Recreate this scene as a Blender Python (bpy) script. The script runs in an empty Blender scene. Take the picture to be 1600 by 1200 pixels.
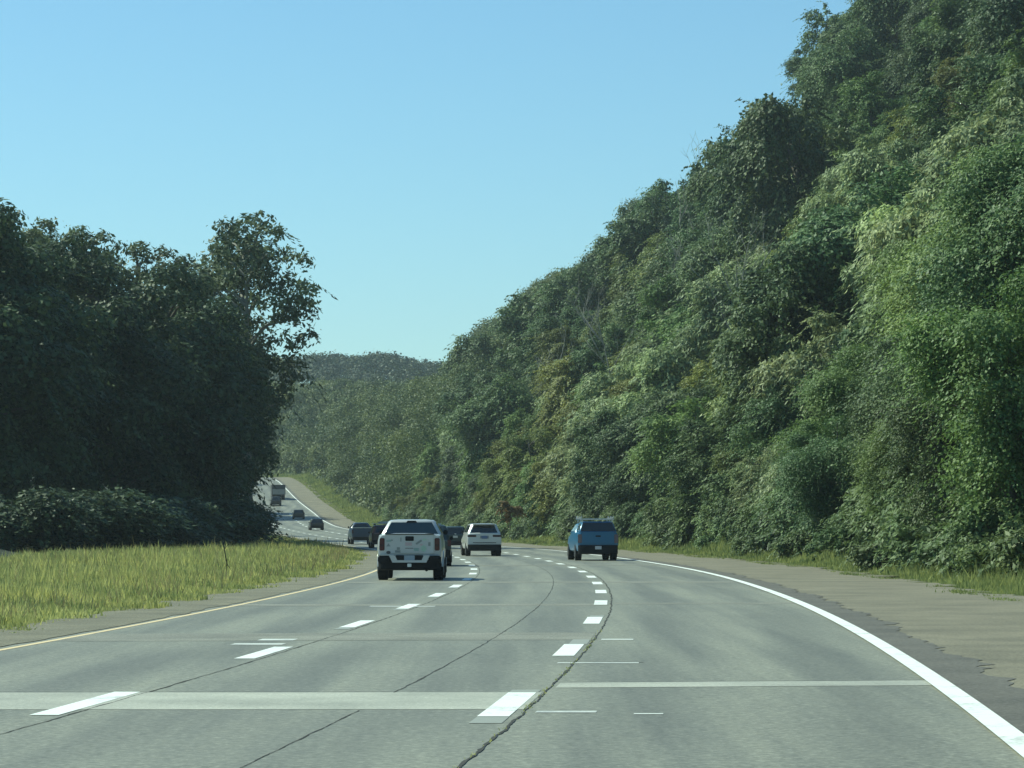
import bpy, bmesh, math, random
import numpy as np
from mathutils import Vector, Matrix
R = math.radians
random.seed(7)
rng = np.random.default_rng(11)
scene = bpy.context.scene
COL = scene.collection

# ------------------------------------------------------------------ camera
F = 4900.0            # focal length in photo pixels (photo 1600 wide)
HZ = 822.0            # horizon row
CH = 1.6              # eye height
cam_d = bpy.data.cameras.new("camera")
cam = bpy.data.objects.new("camera", cam_d)
COL.objects.link(cam)
cam.location = (0, 0, CH)
cam.rotation_euler = (R(90), 0, 0)
cam_d.sensor_width = 36
cam_d.lens = 36 * F / 1600
cam_d.shift_y = (HZ - 600) / 1600
cam_d.clip_end = 20000
scene.camera = cam

# ------------------------------------------------------------------ sky, sun, exposure
SUN_EL, SUN_AZ = 46, -62      # azimuth measured from +Y (view direction) towards +X
w = bpy.data.worlds.new("World")
scene.world = w
w.use_nodes = True
nt = w.node_tree
bg = nt.nodes["Background"]
sky = nt.nodes.new("ShaderNodeTexSky")
sky.sky_type = 'NISHITA'
sky.sun_disc = False
sky.sun_elevation = R(SUN_EL)
sky.sun_rotation = R(SUN_AZ)
sky.air_density = 1.0
sky.dust_density = 0.1
sky.ozone_density = 3.5
tint = nt.nodes.new("ShaderNodeMix"); tint.data_type = 'RGBA'; tint.blend_type = 'MULTIPLY'; tint.inputs[0].default_value = 1
tint.inputs[7].default_value = (0.80, 0.93, 1.08, 1)
nt.links.new(sky.outputs[0], tint.inputs[6]); nt.links.new(tint.outputs[2], bg.inputs[0])
bg.inputs[1].default_value = 0.108
sd = bpy.data.lights.new("sun", 'SUN')
sd.energy = 4.8
sd.angle = R(0.53)
sd.color = (1.0, 0.95, 0.86)
sun = bpy.data.objects.new("sun", sd)
COL.objects.link(sun)
v = Vector((math.sin(R(SUN_AZ)) * math.cos(R(SUN_EL)), math.cos(R(SUN_AZ)) * math.cos(R(SUN_EL)), math.sin(R(SUN_EL))))
sun.rotation_euler = v.to_track_quat('Z', 'Y').to_euler()
sun.location = (0, 0, 60)
scene.view_settings.view_transform = 'Standard'
scene.view_settings.look = 'None'
scene.view_settings.gamma = 1
scene.view_settings.exposure = 0.25
scene.view_settings.use_white_balance = True
scene.view_settings.white_balance_temperature = 6500
scene.view_settings.white_balance_tint = -16
scene.cycles.max_bounces = 6
scene.cycles.transparent_max_bounces = 4
scene.cycles.volume_bounces = 0

# ------------------------------------------------------------------ helpers
def tag(o, label=None, cat=None, group=None, kind=None):
    if label: o["label"] = label
    if cat: o["category"] = cat
    if group: o["group"] = group
    if kind: o["kind"] = kind
    return o

def empty(name, loc, rz=0.0):
    o = bpy.data.objects.new(name, None)
    o.empty_display_size = 0.5
    o.location = loc
    o.rotation_euler = (0, 0, rz)
    COL.objects.link(o)
    return o

def link(name, me, mat=None, parent=None):
    if mat is not None and len(me.materials) == 0:
        me.materials.append(mat)
    o = bpy.data.objects.new(name, me)
    COL.objects.link(o)
    if parent: o.parent = parent
    return o

def np_mesh(name, verts, faces, smooth=False):
    """verts (N,3), faces (M,k) all of one size"""
    me = bpy.data.meshes.new(name)
    n, (m, k) = len(verts), faces.shape
    me.vertices.add(n); me.vertices.foreach_set("co", np.asarray(verts, np.float32).ravel())
    me.loops.add(m * k); me.loops.foreach_set("vertex_index", faces.astype(np.int32).ravel())
    me.polygons.add(m); me.polygons.foreach_set("loop_start", np.arange(0, m * k, k, dtype=np.int32))
    me.polygons.foreach_set("loop_total", np.full(m, k, np.int32))
    if smooth: me.polygons.foreach_set("use_smooth", np.ones(m, bool))
    me.update(calc_edges=True)
    return me

def fattr(me, name, data, dom='FACE'):
    a = me.attributes.new(name, 'FLOAT', dom)
    a.data.foreach_set("value", np.asarray(data, np.float32))

def bm_obj(name, bm, mat, parent=None, smooth=True, bevel=0.0):
    if bevel > 0:
        bmesh.ops.bevel(bm, geom=list(bm.edges), offset=bevel, segments=2, affect='EDGES', clamp_overlap=True)
    bmesh.ops.recalc_face_normals(bm, faces=bm.faces)
    me = bpy.data.meshes.new(name)
    bm.to_mesh(me); bm.free()
    if smooth:
        for p in me.polygons: p.use_smooth = True
        me.set_sharp_from_angle(angle=R(32))
    return link(name, me, mat, parent)

# ---------------------------------------------------------------- materials
def newmat(name):
    m = bpy.data.materials.new(name); m.use_nodes = True
    n = m.node_tree.nodes; b = n["Principled BSDF"]
    return m, m.node_tree, n, m.node_tree.links, b

_mc = {}
def simple(name, col, rough=0.6, metal=0.0, coat=0.0, spec=0.5, dirt=0.25, scale=6.0, emit=None):
    key = (name, col, rough)
    if key in _mc: return _mc[key]
    m, t, n, l, b = newmat(name)
    tc = n.new("ShaderNodeTexCoord"); no = n.new("ShaderNodeTexNoise")
    no.inputs["Scale"].default_value = scale; no.inputs["Detail"].default_value = 6
    l.new(tc.outputs["Object"], no.inputs["Vector"])
    mx = n.new("ShaderNodeMix"); mx.data_type = 'RGBA'
    mr = n.new("ShaderNodeMapRange"); mr.inputs[1].default_value = 0.35; mr.inputs[2].default_value = 0.75
    mr.inputs[3].default_value = 0; mr.inputs[4].default_value = dirt
    l.new(no.outputs[0], mr.inputs[0]); l.new(mr.outputs[0], mx.inputs[0])
    mx.inputs[6].default_value = (*col, 1)
    mx.inputs[7].default_value = (0.12 + col[0] * .4, 0.11 + col[1] * .4, 0.09 + col[2] * .4, 1)
    l.new(mx.outputs[2], b.inputs["Base Color"])
    b.inputs["Roughness"].default_value = rough; b.inputs["Metallic"].default_value = metal
    b.inputs["Coat Weight"].default_value = coat; b.inputs["Coat Roughness"].default_value = 0.08
    b.inputs["Specular IOR Level"].default_value = spec
    _mc[key] = m
    return m

LK = 1.95
def leaf_mat(name, dark, light, trans=0.25, rough=0.6, huevar=0.03, valvar=0.5, patch=None, strong=True):
    m, t, n, l, b = newmat(name)
    dark = tuple(c * LK for c in dark); light = tuple(c * LK for c in light)
    dark = (dark[0] * 1.42, dark[1] * 1.12, dark[2] * .85); light = (light[0] * 1.38, light[1] * 1.15, light[2] * .85)
    at = n.new("ShaderNodeAttribute"); at.attribute_name = "tone"
    mx = n.new("ShaderNodeMix"); mx.data_type = 'RGBA'
    mx.inputs[6].default_value = (*dark, 1); mx.inputs[7].default_value = (*light, 1)
    l.new(at.outputs["Fac"], mx.inputs[0])
    oi = n.new("ShaderNodeObjectInfo")
    hs = n.new("ShaderNodeHueSaturation")
    mh = n.new("ShaderNodeMapRange"); mh.inputs[3].default_value = 0.5 - huevar; mh.inputs[4].default_value = 0.5 + huevar
    l.new(oi.outputs["Random"], mh.inputs[0]); l.new(mh.outputs[0], hs.inputs["Hue"])
    ms = n.new("ShaderNodeMath"); ms.operation = 'MULTIPLY'; ms.inputs[1].default_value = 7.31
    mf = n.new("ShaderNodeMath"); mf.operation = 'FRACT'
    l.new(oi.outputs["Random"], ms.inputs[0]); l.new(ms.outputs[0], mf.inputs[0])
    mv = n.new("ShaderNodeMapRange"); mv.inputs[3].default_value = 1 - valvar * .5; mv.inputs[4].default_value = 1 + valvar * .5
    l.new(mf.outputs[0], mv.inputs[0]); l.new(mv.outputs[0], hs.inputs["Value"])
    gp = n.new("ShaderNodeNewGeometry")
    w1 = noise_node(n, l, gp.outputs["Position"], .16, 5, .7)
    w2 = ramp(n, l, w1.outputs[0], [(.34, (.70, .78, .86)), (.5, (1, 1, 1)), (.66, (1.16, 1.18, 1.0))] if strong else [(.3, (.86, .92, .95)), (.5, (1, 1, 1)), (.7, (1.14, 1.06, .95))])
    cw = mult(n, l, mx.outputs[2], w2.outputs[0])
    l.new(cw, hs.inputs["Color"])
    l.new(hs.outputs[0], b.inputs["Base Color"])
    b.inputs["Roughness"].default_value = max(rough, .55)
    b.inputs["Specular IOR Level"].default_value = 0.25
    tr = n.new("ShaderNodeBsdfTranslucent")
    l.new(hs.outputs[0], tr.inputs["Color"])
    ad = n.new("ShaderNodeMixShader"); ad.inputs[0].default_value = trans
    l.new(b.outputs[0], ad.inputs[1]); l.new(tr.outputs[0], ad.inputs[2])
    l.new(ad.outputs[0], n["Material Output"].inputs["Surface"])
    return m

def noise_node(n, l, vec, scale, detail=8, rough=0.6):
    a = n.new("ShaderNodeTexNoise"); a.inputs["Scale"].default_value = scale
    a.inputs["Detail"].default_value = detail; a.inputs["Roughness"].default_value = rough
    l.new(vec, a.inputs["Vector"])
    return a

def ramp(n, l, src, stops):
    r = n.new("ShaderNodeValToRGB")
    while len(r.color_ramp.elements) < len(stops): r.color_ramp.elements.new(0.5)
    for e, (p, c) in zip(r.color_ramp.elements, stops):
        e.position = p; e.color = (*c, 1)
    l.new(src, r.inputs[0])
    return r

def mult(n, l, a, b, fac=1.0, mode='MULTIPLY'):
    m = n.new("ShaderNodeMix"); m.data_type = 'RGBA'; m.blend_type = mode
    m.inputs[0].default_value = fac
    l.new(a, m.inputs[6]); l.new(b, m.inputs[7])
    return m.outputs[2]

def mat_concrete():
    m, t, n, l, b = newmat("worn_concrete")
    g = n.new("ShaderNodeNewGeometry"); P = g.outputs["Position"]
    fine = noise_node(n, l, P, 15, 5, .8)
    mid = noise_node(n, l, P, 5.0, 6, .65)
    mp = n.new("ShaderNodeMapping"); mp.inputs["Scale"].default_value = (1.2, 0.035, 1)
    l.new(P, mp.inputs[0]); streak = noise_node(n, l, mp.outputs[0], 1.0, 5, .6)
    mp2 = n.new("ShaderNodeMapping"); mp2.inputs["Scale"].default_value = (0.10, 0.22, 1)
    l.new(P, mp2.inputs[0]); big = noise_node(n, l, mp2.outputs[0], 1.0, 6, .6)
    c = ramp(n, l, fine.outputs[0], [(.28, (.110, .108, .086)), (.5, (.208, .206, .168)), (.74, (.41, .40, .33))]).outputs[0]
    c = mult(n, l, c, ramp(n, l, mid.outputs[0], [(.3, (.84, .84, .85)), (.7, (1.12, 1.12, 1.1))]).outputs[0])
    c = mult(n, l, c, ramp(n, l, streak.outputs[0], [(.3, (.80, .81, .83)), (.7, (1.15, 1.15, 1.12))]).outputs[0])
    c = mult(n, l, c, ramp(n, l, big.outputs[0], [(.3, (.93, .93, .93)), (.7, (1.06, 1.06, 1.05))]).outputs[0])
    at = n.new("ShaderNodeAttribute"); at.attribute_name = "lat"
    m1 = n.new("ShaderNodeMath"); m1.operation = 'MULTIPLY'; m1.inputs[1].default_value = 2 * math.pi / 1.95; l.new(at.outputs["Fac"], m1.inputs[0])
    m2 = n.new("ShaderNodeMath"); m2.operation = 'COSINE'; l.new(m1.outputs[0], m2.inputs[0])
    m3 = n.new("ShaderNodeMath"); m3.operation = 'MULTIPLY_ADD'; m3.inputs[1].default_value = .35; m3.inputs[2].default_value = 0
    l.new(m2.outputs[0], m3.inputs[0])
    m4 = n.new("ShaderNodeMath"); m4.operation = 'ADD'; l.new(m3.outputs[0], m4.inputs[0]); l.new(streak.outputs[0], m4.inputs[1])
    c = mult(n, l, c, ramp(n, l, m4.outputs[0], [(.15, (.82, .82, .83)), (.5, (.97, .97, .97)), (.85, (1.10, 1.09, 1.07))]).outputs[0])
    mps = n.new("ShaderNodeMapping"); mps.inputs["Scale"].default_value = (1.6, .45, 1); l.new(P, mps.inputs[0])
    spot = noise_node(n, l, mps.outputs[0], 1.0, 7, .75)
    c = mult(n, l, c, ramp(n, l, spot.outputs[0], [(.30, (.74, .74, .74)), (.40, (1, 1, 1)), (.68, (1, 1, 1)), (.78, (1.16, 1.15, 1.12))]).outputs[0])
    l.new(c, b.inputs["Base Color"])
    b.inputs["Roughness"].default_value = 0.62
    b.inputs["Specular IOR Level"].default_value = 0.35
    bp = n.new("ShaderNodeBump"); bp.inputs["Strength"].default_value = .35; bp.inputs["Distance"].default_value = .008
    l.new(fine.outputs[0], bp.inputs["Height"]); l.new(bp.outputs[0], b.inputs["Normal"])
    return m

def mat_gravel(name, ca, cb, cc):
    m, t, n, l, b = newmat(name)
    g = n.new("ShaderNodeNewGeometry"); P = g.outputs["Position"]
    fine = noise_node(n, l, P, 22, 5, .75); big = noise_node(n, l, P, .45, 6, .65)
    c = ramp(n, l, fine.outputs[0], [(.3, ca), (.52, cb), (.75, cc)]).outputs[0]
    c = mult(n, l, c, ramp(n, l, big.outputs[0], [(.35, (.72, .72, .72)), (.65, (1.12, 1.1, 1.08))]).outputs[0])
    l.new(c, b.inputs["Base Color"]); b.inputs["Roughness"].default_value = .9
    bp = n.new("ShaderNodeBump"); bp.inputs["Strength"].default_value = .6; bp.inputs["Distance"].default_value = .03
    l.new(fine.outputs[0], bp.inputs["Height"]); l.new(bp.outputs[0], b.inputs["Normal"])
    return m

def mat_paint(name, col, wear=0.45, scale=9):
    m, t, n, l, b = newmat(name)
    g = n.new("ShaderNodeNewGeometry"); P = g.outputs["Position"]
    a = noise_node(n, l, P, scale, 8, .75); a2 = noise_node(n, l, P, .9, 4, .6)
    s = n.new("ShaderNodeMath"); s.operation = 'ADD'; l.new(a.outputs[0], s.inputs[0]); l.new(a2.outputs[0], s.inputs[1])
    mr = n.new("ShaderNodeMapRange"); mr.inputs[1].default_value = .95 + .25 * (1 - wear); mr.inputs[2].default_value = 1.25 + .2 * (1 - wear)
    l.new(s.outputs[0], mr.inputs[0])
    mx = n.new("ShaderNodeMix"); mx.data_type = 'RGBA'; l.new(mr.outputs[0], mx.inputs[0])
    mx.inputs[6].default_value = (*col, 1); mx.inputs[7].default_value = (.27, .28, .26, 1)
    l.new(mx.outputs[2], b.inputs["Base Color"]); b.inputs["Roughness"].default_value = .55
    return m

def mat_ground():
    m, t, n, l, b = newmat("hillside_earth")
    g = n.new("ShaderNodeNewGeometry"); P = g.outputs["Position"]
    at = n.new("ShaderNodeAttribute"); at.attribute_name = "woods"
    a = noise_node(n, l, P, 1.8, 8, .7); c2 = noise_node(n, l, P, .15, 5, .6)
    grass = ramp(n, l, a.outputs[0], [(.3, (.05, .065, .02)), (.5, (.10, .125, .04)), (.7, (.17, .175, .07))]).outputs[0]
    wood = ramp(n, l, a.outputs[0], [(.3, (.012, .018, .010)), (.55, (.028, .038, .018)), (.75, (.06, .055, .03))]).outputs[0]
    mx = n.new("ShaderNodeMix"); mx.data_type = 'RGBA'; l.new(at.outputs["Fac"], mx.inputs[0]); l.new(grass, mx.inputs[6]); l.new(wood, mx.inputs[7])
    c = mult(n, l, mx.outputs[2], ramp(n, l, c2.outputs[0], [(.3, (.75, .78, .75)), (.7, (1.15, 1.12, 1.05))]).outputs[0])
    l.new(c, b.inputs["Base Color"]); b.inputs["Roughness"].default_value = .95
    bp = n.new("ShaderNodeBump"); bp.inputs["Distance"].default_value = .2
    l.new(a.outputs[0], bp.inputs["Height"]); l.new(bp.outputs[0], b.inputs["Normal"])
    return m

# ---------------------------------------------------------------- road geometry
RE_pts = np.array([(-400, -125), (-100, -10.5), (-40, -2.6), (0, 1.85), (15, 3.15), (28, 4.15), (41, 4.93), (53, 5.55), (66, 6.05), (78, 6.36), (93, 6.64),
    (106, 6.68), (118, 6.56), (132, 6.22), (150, 5.6), (167, 4.85), (178, 4.25), (196, 3.35), (205, 2.8), (218, 1.75),
    (229, .65), (240, -.5), (270, -4.2), (300, -7.7), (350, -14.0), (400, -20.3), (435, -24.6), (487, -29.6), (520, -32.9),
    (575, -39.6), (607, -43.4), (700, -54), (760, -66), (850, -92), (1000, -140), (1400, -300), (3000, -900)])
ZR_pts = np.array([(-400, 0), (0, 0), (240, 0), (270, .08), (320, .35), (360, .65), (400, 1.05), (435, 1.55), (487, 2.6), (520, 3.8), (560, 5.7),
    (578, 6.7), (607, 8.5), (650, 10.8), (700, 12.6), (760, 13.2), (850, 13), (3000, 13)])
def smooth_curve(pts):
    ys = np.arange(-400, 3000, 2.0)
    v = np.interp(ys, pts[:, 0], pts[:, 1])
    k = np.exp(-0.5 * (np.arange(-12, 13) / 5.0) ** 2); k /= k.sum()
    vp = np.concatenate([v[0] - (v[1] - v[0]) * np.arange(12, 0, -1), v, v[-1] + (v[-1] - v[-2]) * np.arange(1, 13)])
    return ys, np.convolve(vp, k, 'valid')
_ry, _rx = smooth_curve(RE_pts)
_zy, _zz = smooth_curve(ZR_pts)
def RE(y): return np.interp(y, _ry, _rx)
def ZR(y): return np.interp(y, _zy, _zz)
def slope(y): return (RE(y + 3) - RE(y - 3)) / 6.0
O_RD, O_LD, O_YL, O_SJ, O_CR = -4.12, -7.93, -11.45, -5.35, -3.90

# skyline of the hillside, as direction (px) -> row in the photograph
E_px = np.array([-400, 300, 460, 490, 560, 610, 650, 690, 700, 733, 738, 760, 800, 812, 830, 860, 900, 940, 965, 985, 1000, 1020, 1050, 1075, 1110, 1130, 1140, 1180, 1190, 1215, 1235, 1250, 1300, 1350, 1700, 4000])
E_py = np.array([560, 575, 600, 592, 592, 592, 588, 580, 574, 568, 530, 500, 492, 478, 448, 422, 412, 398, 385, 350, 312, 287, 264, 258, 265, 245, 206, 203, 178, 155, 110, 80, 0, -80, -400, -900])
def elev(px): return (HZ - np.interp(px, E_px, E_py)) / F
F_px = np.array([-2000, 300, 460, 490, 560, 610, 650, 690, 760, 1000, 3000])
F_py = np.array([640, 590, 570, 562, 565, 561, 568, 580, 600, 640, 700])
def far_elev(px): return (HZ - np.interp(px, F_px, F_py)) / F

def sstep(a, b, x):
    t = np.clip((x - a) / (b - a), 0, 1); return t * t * (3 - 2 * t)
def wob(x, y, s, seed=0):
    return (np.sin(x * s + seed) * np.cos(y * s * 1.3 + seed * 2) + .5 * np.sin(x * s * 2.7 + 1.7 + seed) * np.sin(y * s * 2.1 + seed))

def ground_z(X, Y):
    X = np.asarray(X, float); Y = np.asarray(Y, float)
    d = X - RE(Y); zr = ZR(Y)
    # right hillside
    rmp = np.maximum(0, d - 8.0); h = .95 * rmp * rmp / (rmp + 2.0)
    h = h * (1 + .06 * wob(X, Y, .09, 1)) + .5 * sstep(8, 14, d) * wob(X, Y, .3, 2)
    dist = np.maximum(Y, 30.0)
    px = 800 + F * X / dist
    cap = elev(px) * dist + CH - 12.5
    cap = np.maximum(cap, .6)
    cap = np.minimum(cap, 75)
    h = np.where(h > cap - zr, np.maximum(cap - zr, 0) + 0 * h, h)
    h = np.maximum(h, 0)
    h = h * (d > 8)
    h = h - .12 * sstep(4.4, 5.5, d) * (1 - sstep(6, 8, d))
    # left median mound, then wooded rise
    dl = -13.0 - d
    m = .12 * sstep(0, 5, dl) * (.85 + .3 * wob(X, Y, .07, 3)) * sstep(40, 90, Y)
    rise = .20 * np.maximum(0, dl - 16)
    rise = np.minimum(rise, 22)
    z = zr + h + m * (dl > 0) + rise
    # far ridge
    pxf = 800 + F * X / np.maximum(Y, 100)
    far = far_elev(pxf) * Y + CH - 9.0
    k = sstep(850, 1150, Y)
    z = z * (1 - k) + np.maximum(far, z * .3) * k * (1 - .75 * sstep(1250, 2300, Y))+ 0
    return z

def strip(name, mat, Ys, off0, off1, lift, ncol=2, kind='structure', edgewob=None, parent=None):
    offs = np.linspace(off0, off1, ncol)
    Ys = np.asarray(Ys, float)
    V = []
    for i, o in enumerate(offs):
        oo = o
        if edgewob and i in edgewob: oo = o + edgewob[i] * ((np.sin(Ys * .9) + np.sin(Ys * .37 + 1) + .7 * np.sin(Ys * 2.3 + 2)) / 2 + np.random.default_rng(5).normal(0, .55, len(Ys)))
        V.append(np.stack([RE(Ys) + oo, Ys, ZR(Ys) + lift], 1))
    V = np.stack(V, 1).reshape(-1, 3)
    nr = len(Ys); i, j = np.meshgrid(np.arange(nr - 1), np.arange(ncol - 1), indexing='ij')
    a = (i * ncol + j).ravel()
    fc = np.stack([a, a + 1, a + ncol + 1, a + ncol], 1)
    me = np_mesh(name, V, fc, True)
    o = link(name, me, mat, parent)
    if kind: o["kind"] = kind
    return o

def build_ground():
    rows = np.concatenate([np.arange(-60, 60, 6), np.arange(60, 460, 3.0), np.arange(460, 900, 6), np.arange(900, 1500, 20), np.arange(1500, 2501, 100)])
    dd = np.concatenate([-np.geomspace(1600, 60, 22), -np.arange(56, 24, -3.0), -np.arange(24, 13, -1.0), [-13, -11, -6, 0, 4.5], np.arange(5.5, 14, 1.0),
                         np.arange(14, 70, 2.5), np.geomspace(72, 1600, 24)])
    Y, D = np.meshgrid(rows, dd, indexing='ij')
    X = RE(Y) + D
    Z = ground_z(X, Y)
    inside = (D > -13.01) & (D < 4.51)
    Z = np.where(inside, ZR(Y) - .03, Z)
    Z = np.where(~inside, Z - .012, Z)
    nr, nc = X.shape
    V = np.stack([X, Y, Z], 2).reshape(-1, 3)
    i, j = np.meshgrid(np.arange(nr - 1), np.arange(nc - 1), indexing='ij')
    a = (i * nc + j).ravel()
    me = np_mesh("ground", V, np.stack([a, a + 1, a + nc + 1, a + nc], 1), True)
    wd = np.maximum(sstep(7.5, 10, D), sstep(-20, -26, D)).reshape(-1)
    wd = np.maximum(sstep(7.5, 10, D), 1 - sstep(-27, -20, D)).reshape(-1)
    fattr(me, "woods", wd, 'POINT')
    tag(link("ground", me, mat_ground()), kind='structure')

build_ground()
M_conc = mat_concrete()
M_white = mat_paint("white_road_paint", (.88, .88, .82), .6, 14)
M_yel = mat_paint("yellow_road_paint", (.78, .60, .33), .35)
M_worn = mat_paint("worn_road_paint", (.31, .31, .26), .8)
M_light = mat_gravel("pale_patch_concrete", (.30, .305, .265), (.43, .435, .38), (.60, .60, .53))
M_seam = mat_gravel("dark_sealant", (.02, .02, .018), (.045, .045, .04), (.12, .12, .10))
M_tar = simple("joint_tar", (.035, .036, .034), .7)
allY = np.concatenate([np.arange(-60, 460, 3.0), np.arange(460, 900, 6)])
rd = strip("road", M_conc, allY, -12.1, .5, 0.0, 8)
fattr(rd.data, "lat", np.tile(np.linspace(-12.1, .5, 8), len(allY)), "POINT")
M_shl = mat_gravel("left_gravel", (.09, .085, .055), (.20, .185, .13), (.36, .34, .26))
M_shr = mat_gravel("right_gravel", (.10, .09, .06), (.215, .195, .14), (.37, .34, .26))
M_asp = mat_gravel("shoulder_asphalt", (.075, .07, .06), (.135, .128, .11), (.24, .225, .20))
strip("left_shoulder", M_shl, np.arange(-60, 460, .8), -13.4, -11.65, .008, 4, edgewob={3: .05, 0: .15})
strip("right_shoulder", M_shr, np.arange(-60, 700, .5), .28, 5.2, .008, 4, edgewob={3: .35})
strip("shoulder_pavement", M_asp, np.arange(-60, 700, .3), .12, .72, .014, 3, edgewob={2: .12})

fy = np.arange(-60, 860, 2.0)
strip("edge_line", M_white, fy, -.11, .11, .019)
strip("yellow_edge_line", M_yel, fy, O_YL - .055, O_YL + .055, .004)
MARK = dict(kind='structure')
def dash(name, mat, y0, y1, off, wd=.27, lift=.012):
    ys = np.linspace(y0, y1, 5)
    return strip(name, mat, ys, off - wd / 2, off + wd / 2, lift)
rd_near = [14.1, 26.3, 38.6, 51.3, 63.7, 74.6, 86.0, 97.0, 108.2, 119.2, 130.7, 141.4, 152.2, 163.4, 174.5, 185.5]
rd_near += [185.5 + 11.2 * i for i in range(1, 30)]
ld_near = [15.5, 26.5, 37.8, 49.4, 60.6, 71.0, 81.6, 92.5, 103.5, 114.5, 125.5, 136.6, 147.6, 158.6]
ld_near += [158.6 + 11.1 * i for i in range(1, 30)]
bmroad = []
def merge_strips(name, mat, segs, lift, kind='structure'):
    Vs, Fs, base = [], [], 0
    for (y0, y1, a, b, sk) in segs:
        n = max(2, int((y1 - y0) / 2) + 2); ys = np.linspace(y0, y1, n)
        for k in range(n):
            Vs.append((RE(ys[k]) + a, ys[k], ZR(ys[k]) + lift)); Vs.append((RE(ys[k] + sk) + b, ys[k] + sk, ZR(ys[k] + sk) + lift))
        for k in range(n - 1):
            Fs.append((base + 2 * k, base + 2 * k + 1, base + 2 * k + 3, base + 2 * k + 2))
        base += 2 * n
    me = np_mesh(name, np.array(Vs), np.array(Fs), True)
    o = link(name, me, mat); o["kind"] = kind
    return o
merge_strips("lane_dashes", M_white, [(y, y + 3.8, O_RD - .135, O_RD + .135, 0) for y in rd_near] + [(y, y + 3.7, O_LD - .125, O_LD + .125, 0) for y in ld_near], .005)
merge_strips("worn_lane_dashes", M_worn, [(25.4, 26.25, O_RD - .13, O_RD + .14, 0), (42.45, 44.2, O_RD - .08, O_RD + .17, 0), (30.15, 30.6, O_RD - .13, O_RD + .15, 0), (55.2, 56.0, O_RD - .1, O_RD + .15, 0)]
             + [(y - .9, y - .05, O_LD - .12, O_LD + .12, 0) for y in ld_near[3:8]], .004)
# joints and patches in the slabs
merge_strips("pale_patches", M_light, [(27.3, 30.1, -11.9, O_CR - .03, .05), (31.0, 32.0, O_CR + .05, .05, .5)], .003)
merge_strips("faint_patches", mat_gravel("faint_patch", (.14, .14, .12), (.25, .25, .215), (.43, .43, .38)),
             [(43.5, 46.5, -11.4, O_CR - .05, .6), (62.6, 64.0, -11.6, O_CR - .05, .5), (64.2, 65.2, O_CR + .05, -.05, .3), (88, 90, -11.2, -.2, .5), (126, 128.5, -11.2, -.2, 1), (178, 181, -11.2, -.2, 1)], .0025)
merge_strips("paint_scraps", mat_paint("faded_scrap_paint", (.66, .66, .60), .8, 16), [(26.85, 27.1, O_CR + .1, O_CR + .62, 0), (36.5, 36.72, O_CR - .2, O_CR + .75, 0), (44.0, 44.4, O_CR + .1, O_CR + .55, 0),
    (42.2, 42.7, -8.75, -8.05, 0), (43.8, 44.4, -8.6, -8.1, 0), (62.2, 62.7, -8.7, -7.4, 0), (26.6, 26.75, -2.95, -2.7, 0)], .0045)
merge_strips("joint_cracks", M_tar, [(30.12, 30.17, -11.9, O_SJ, .05), (36.75, 36.82, O_CR + .2, O_CR + .8, 0), (32.02, 32.07, O_CR + .05, .0, .5)], .0040)
def crack(name, off, y0, y1, w0, amp, seed, mat, lift):
    ys = np.arange(y0, y1, .12); r2 = np.random.default_rng(seed)
    n = len(ys); k = np.ones(5) / 5
    j = np.convolve(r2.normal(0, 1, n + 4), k, 'valid') * amp
    ww = w0 * (.55 + np.abs(np.convolve(r2.normal(0, 1, n + 4), k, 'valid')) * 1.3)
    V = np.stack([np.stack([RE(ys) + off + j - ww / 2, ys, ZR(ys) + lift], 1), np.stack([RE(ys) + off + j + ww / 2, ys, ZR(ys) + lift], 1)], 1).reshape(-1, 3)
    a = np.arange(n - 1) * 2
    o = link(name, np_mesh(name, V, np.stack([a, a + 1, a + 3, a + 2], 1), True), mat); o["kind"] = 'structure'
crack("lane_crack", O_CR, 5, 240, .020, .022, 1, M_seam, .006)
crack("slab_crack", O_SJ, 5, 27.3, .011, .012, 2, M_seam, .0035)
crack("slab_crack", O_SJ, 30.1, 230, .013, .012, 3, M_seam, .0035)
crack("left_lane_crack", O_LD + .2, 5, 260, .016, .014, 4, M_seam, .0035)

# ---------------------------------------------------------------- foliage
def leaf_quads(C, Nn, size, elong=1.6, droop=0.0, r=rng, T=None):
    """one folded diamond per leaf clump; returns verts, faces"""
    n = len(C)
    t = r.normal(size=(n, 3)); t[:, 2] -= droop
    if T is not None: t = t * .45 + T * 1.5
    Nn = Nn / np.linalg.norm(Nn, axis=1, keepdims=True)
    t -= Nn * (t * Nn).sum(1, keepdims=True)
    t /= np.linalg.norm(t, axis=1, keepdims=True) + 1e-9
    b = np.cross(Nn, t)
    L = (size * elong * .5)[:, None]; Wd = (size * .5)[:, None]
    fold = Nn * (size * .18)[:, None]
    V = np.stack([C - t * L, C + b * Wd * 1.0 - fold, C + t * L, C - b * Wd - fold], 1).reshape(-1, 3)
    a = np.arange(n) * 4
    F1 = np.stack([a, a + 1, a + 2, a + 3], 1)
    return V, F1

def tube(bm, pts, rads, seg=7):
    rings = []
    for i, (p, r_) in enumerate(zip(pts, rads)):
        p = Vector(p)
        d = (Vector(pts[min(i + 1, len(pts) - 1)]) - Vector(pts[max(i - 1, 0)])).normalized()
        q = d.to_track_quat('Z', 'Y')
        rings.append([bm.verts.new(p + q @ Vector((math.cos(a) * r_, math.sin(a) * r_, 0))) for a in [2 * math.pi * k / seg for k in range(seg)]])
    for a, b in zip(rings, rings[1:]):
        for k in range(seg):
            bm.faces.new((a[k], a[(k + 1) % seg], b[(k + 1) % seg], b[k]))

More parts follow.
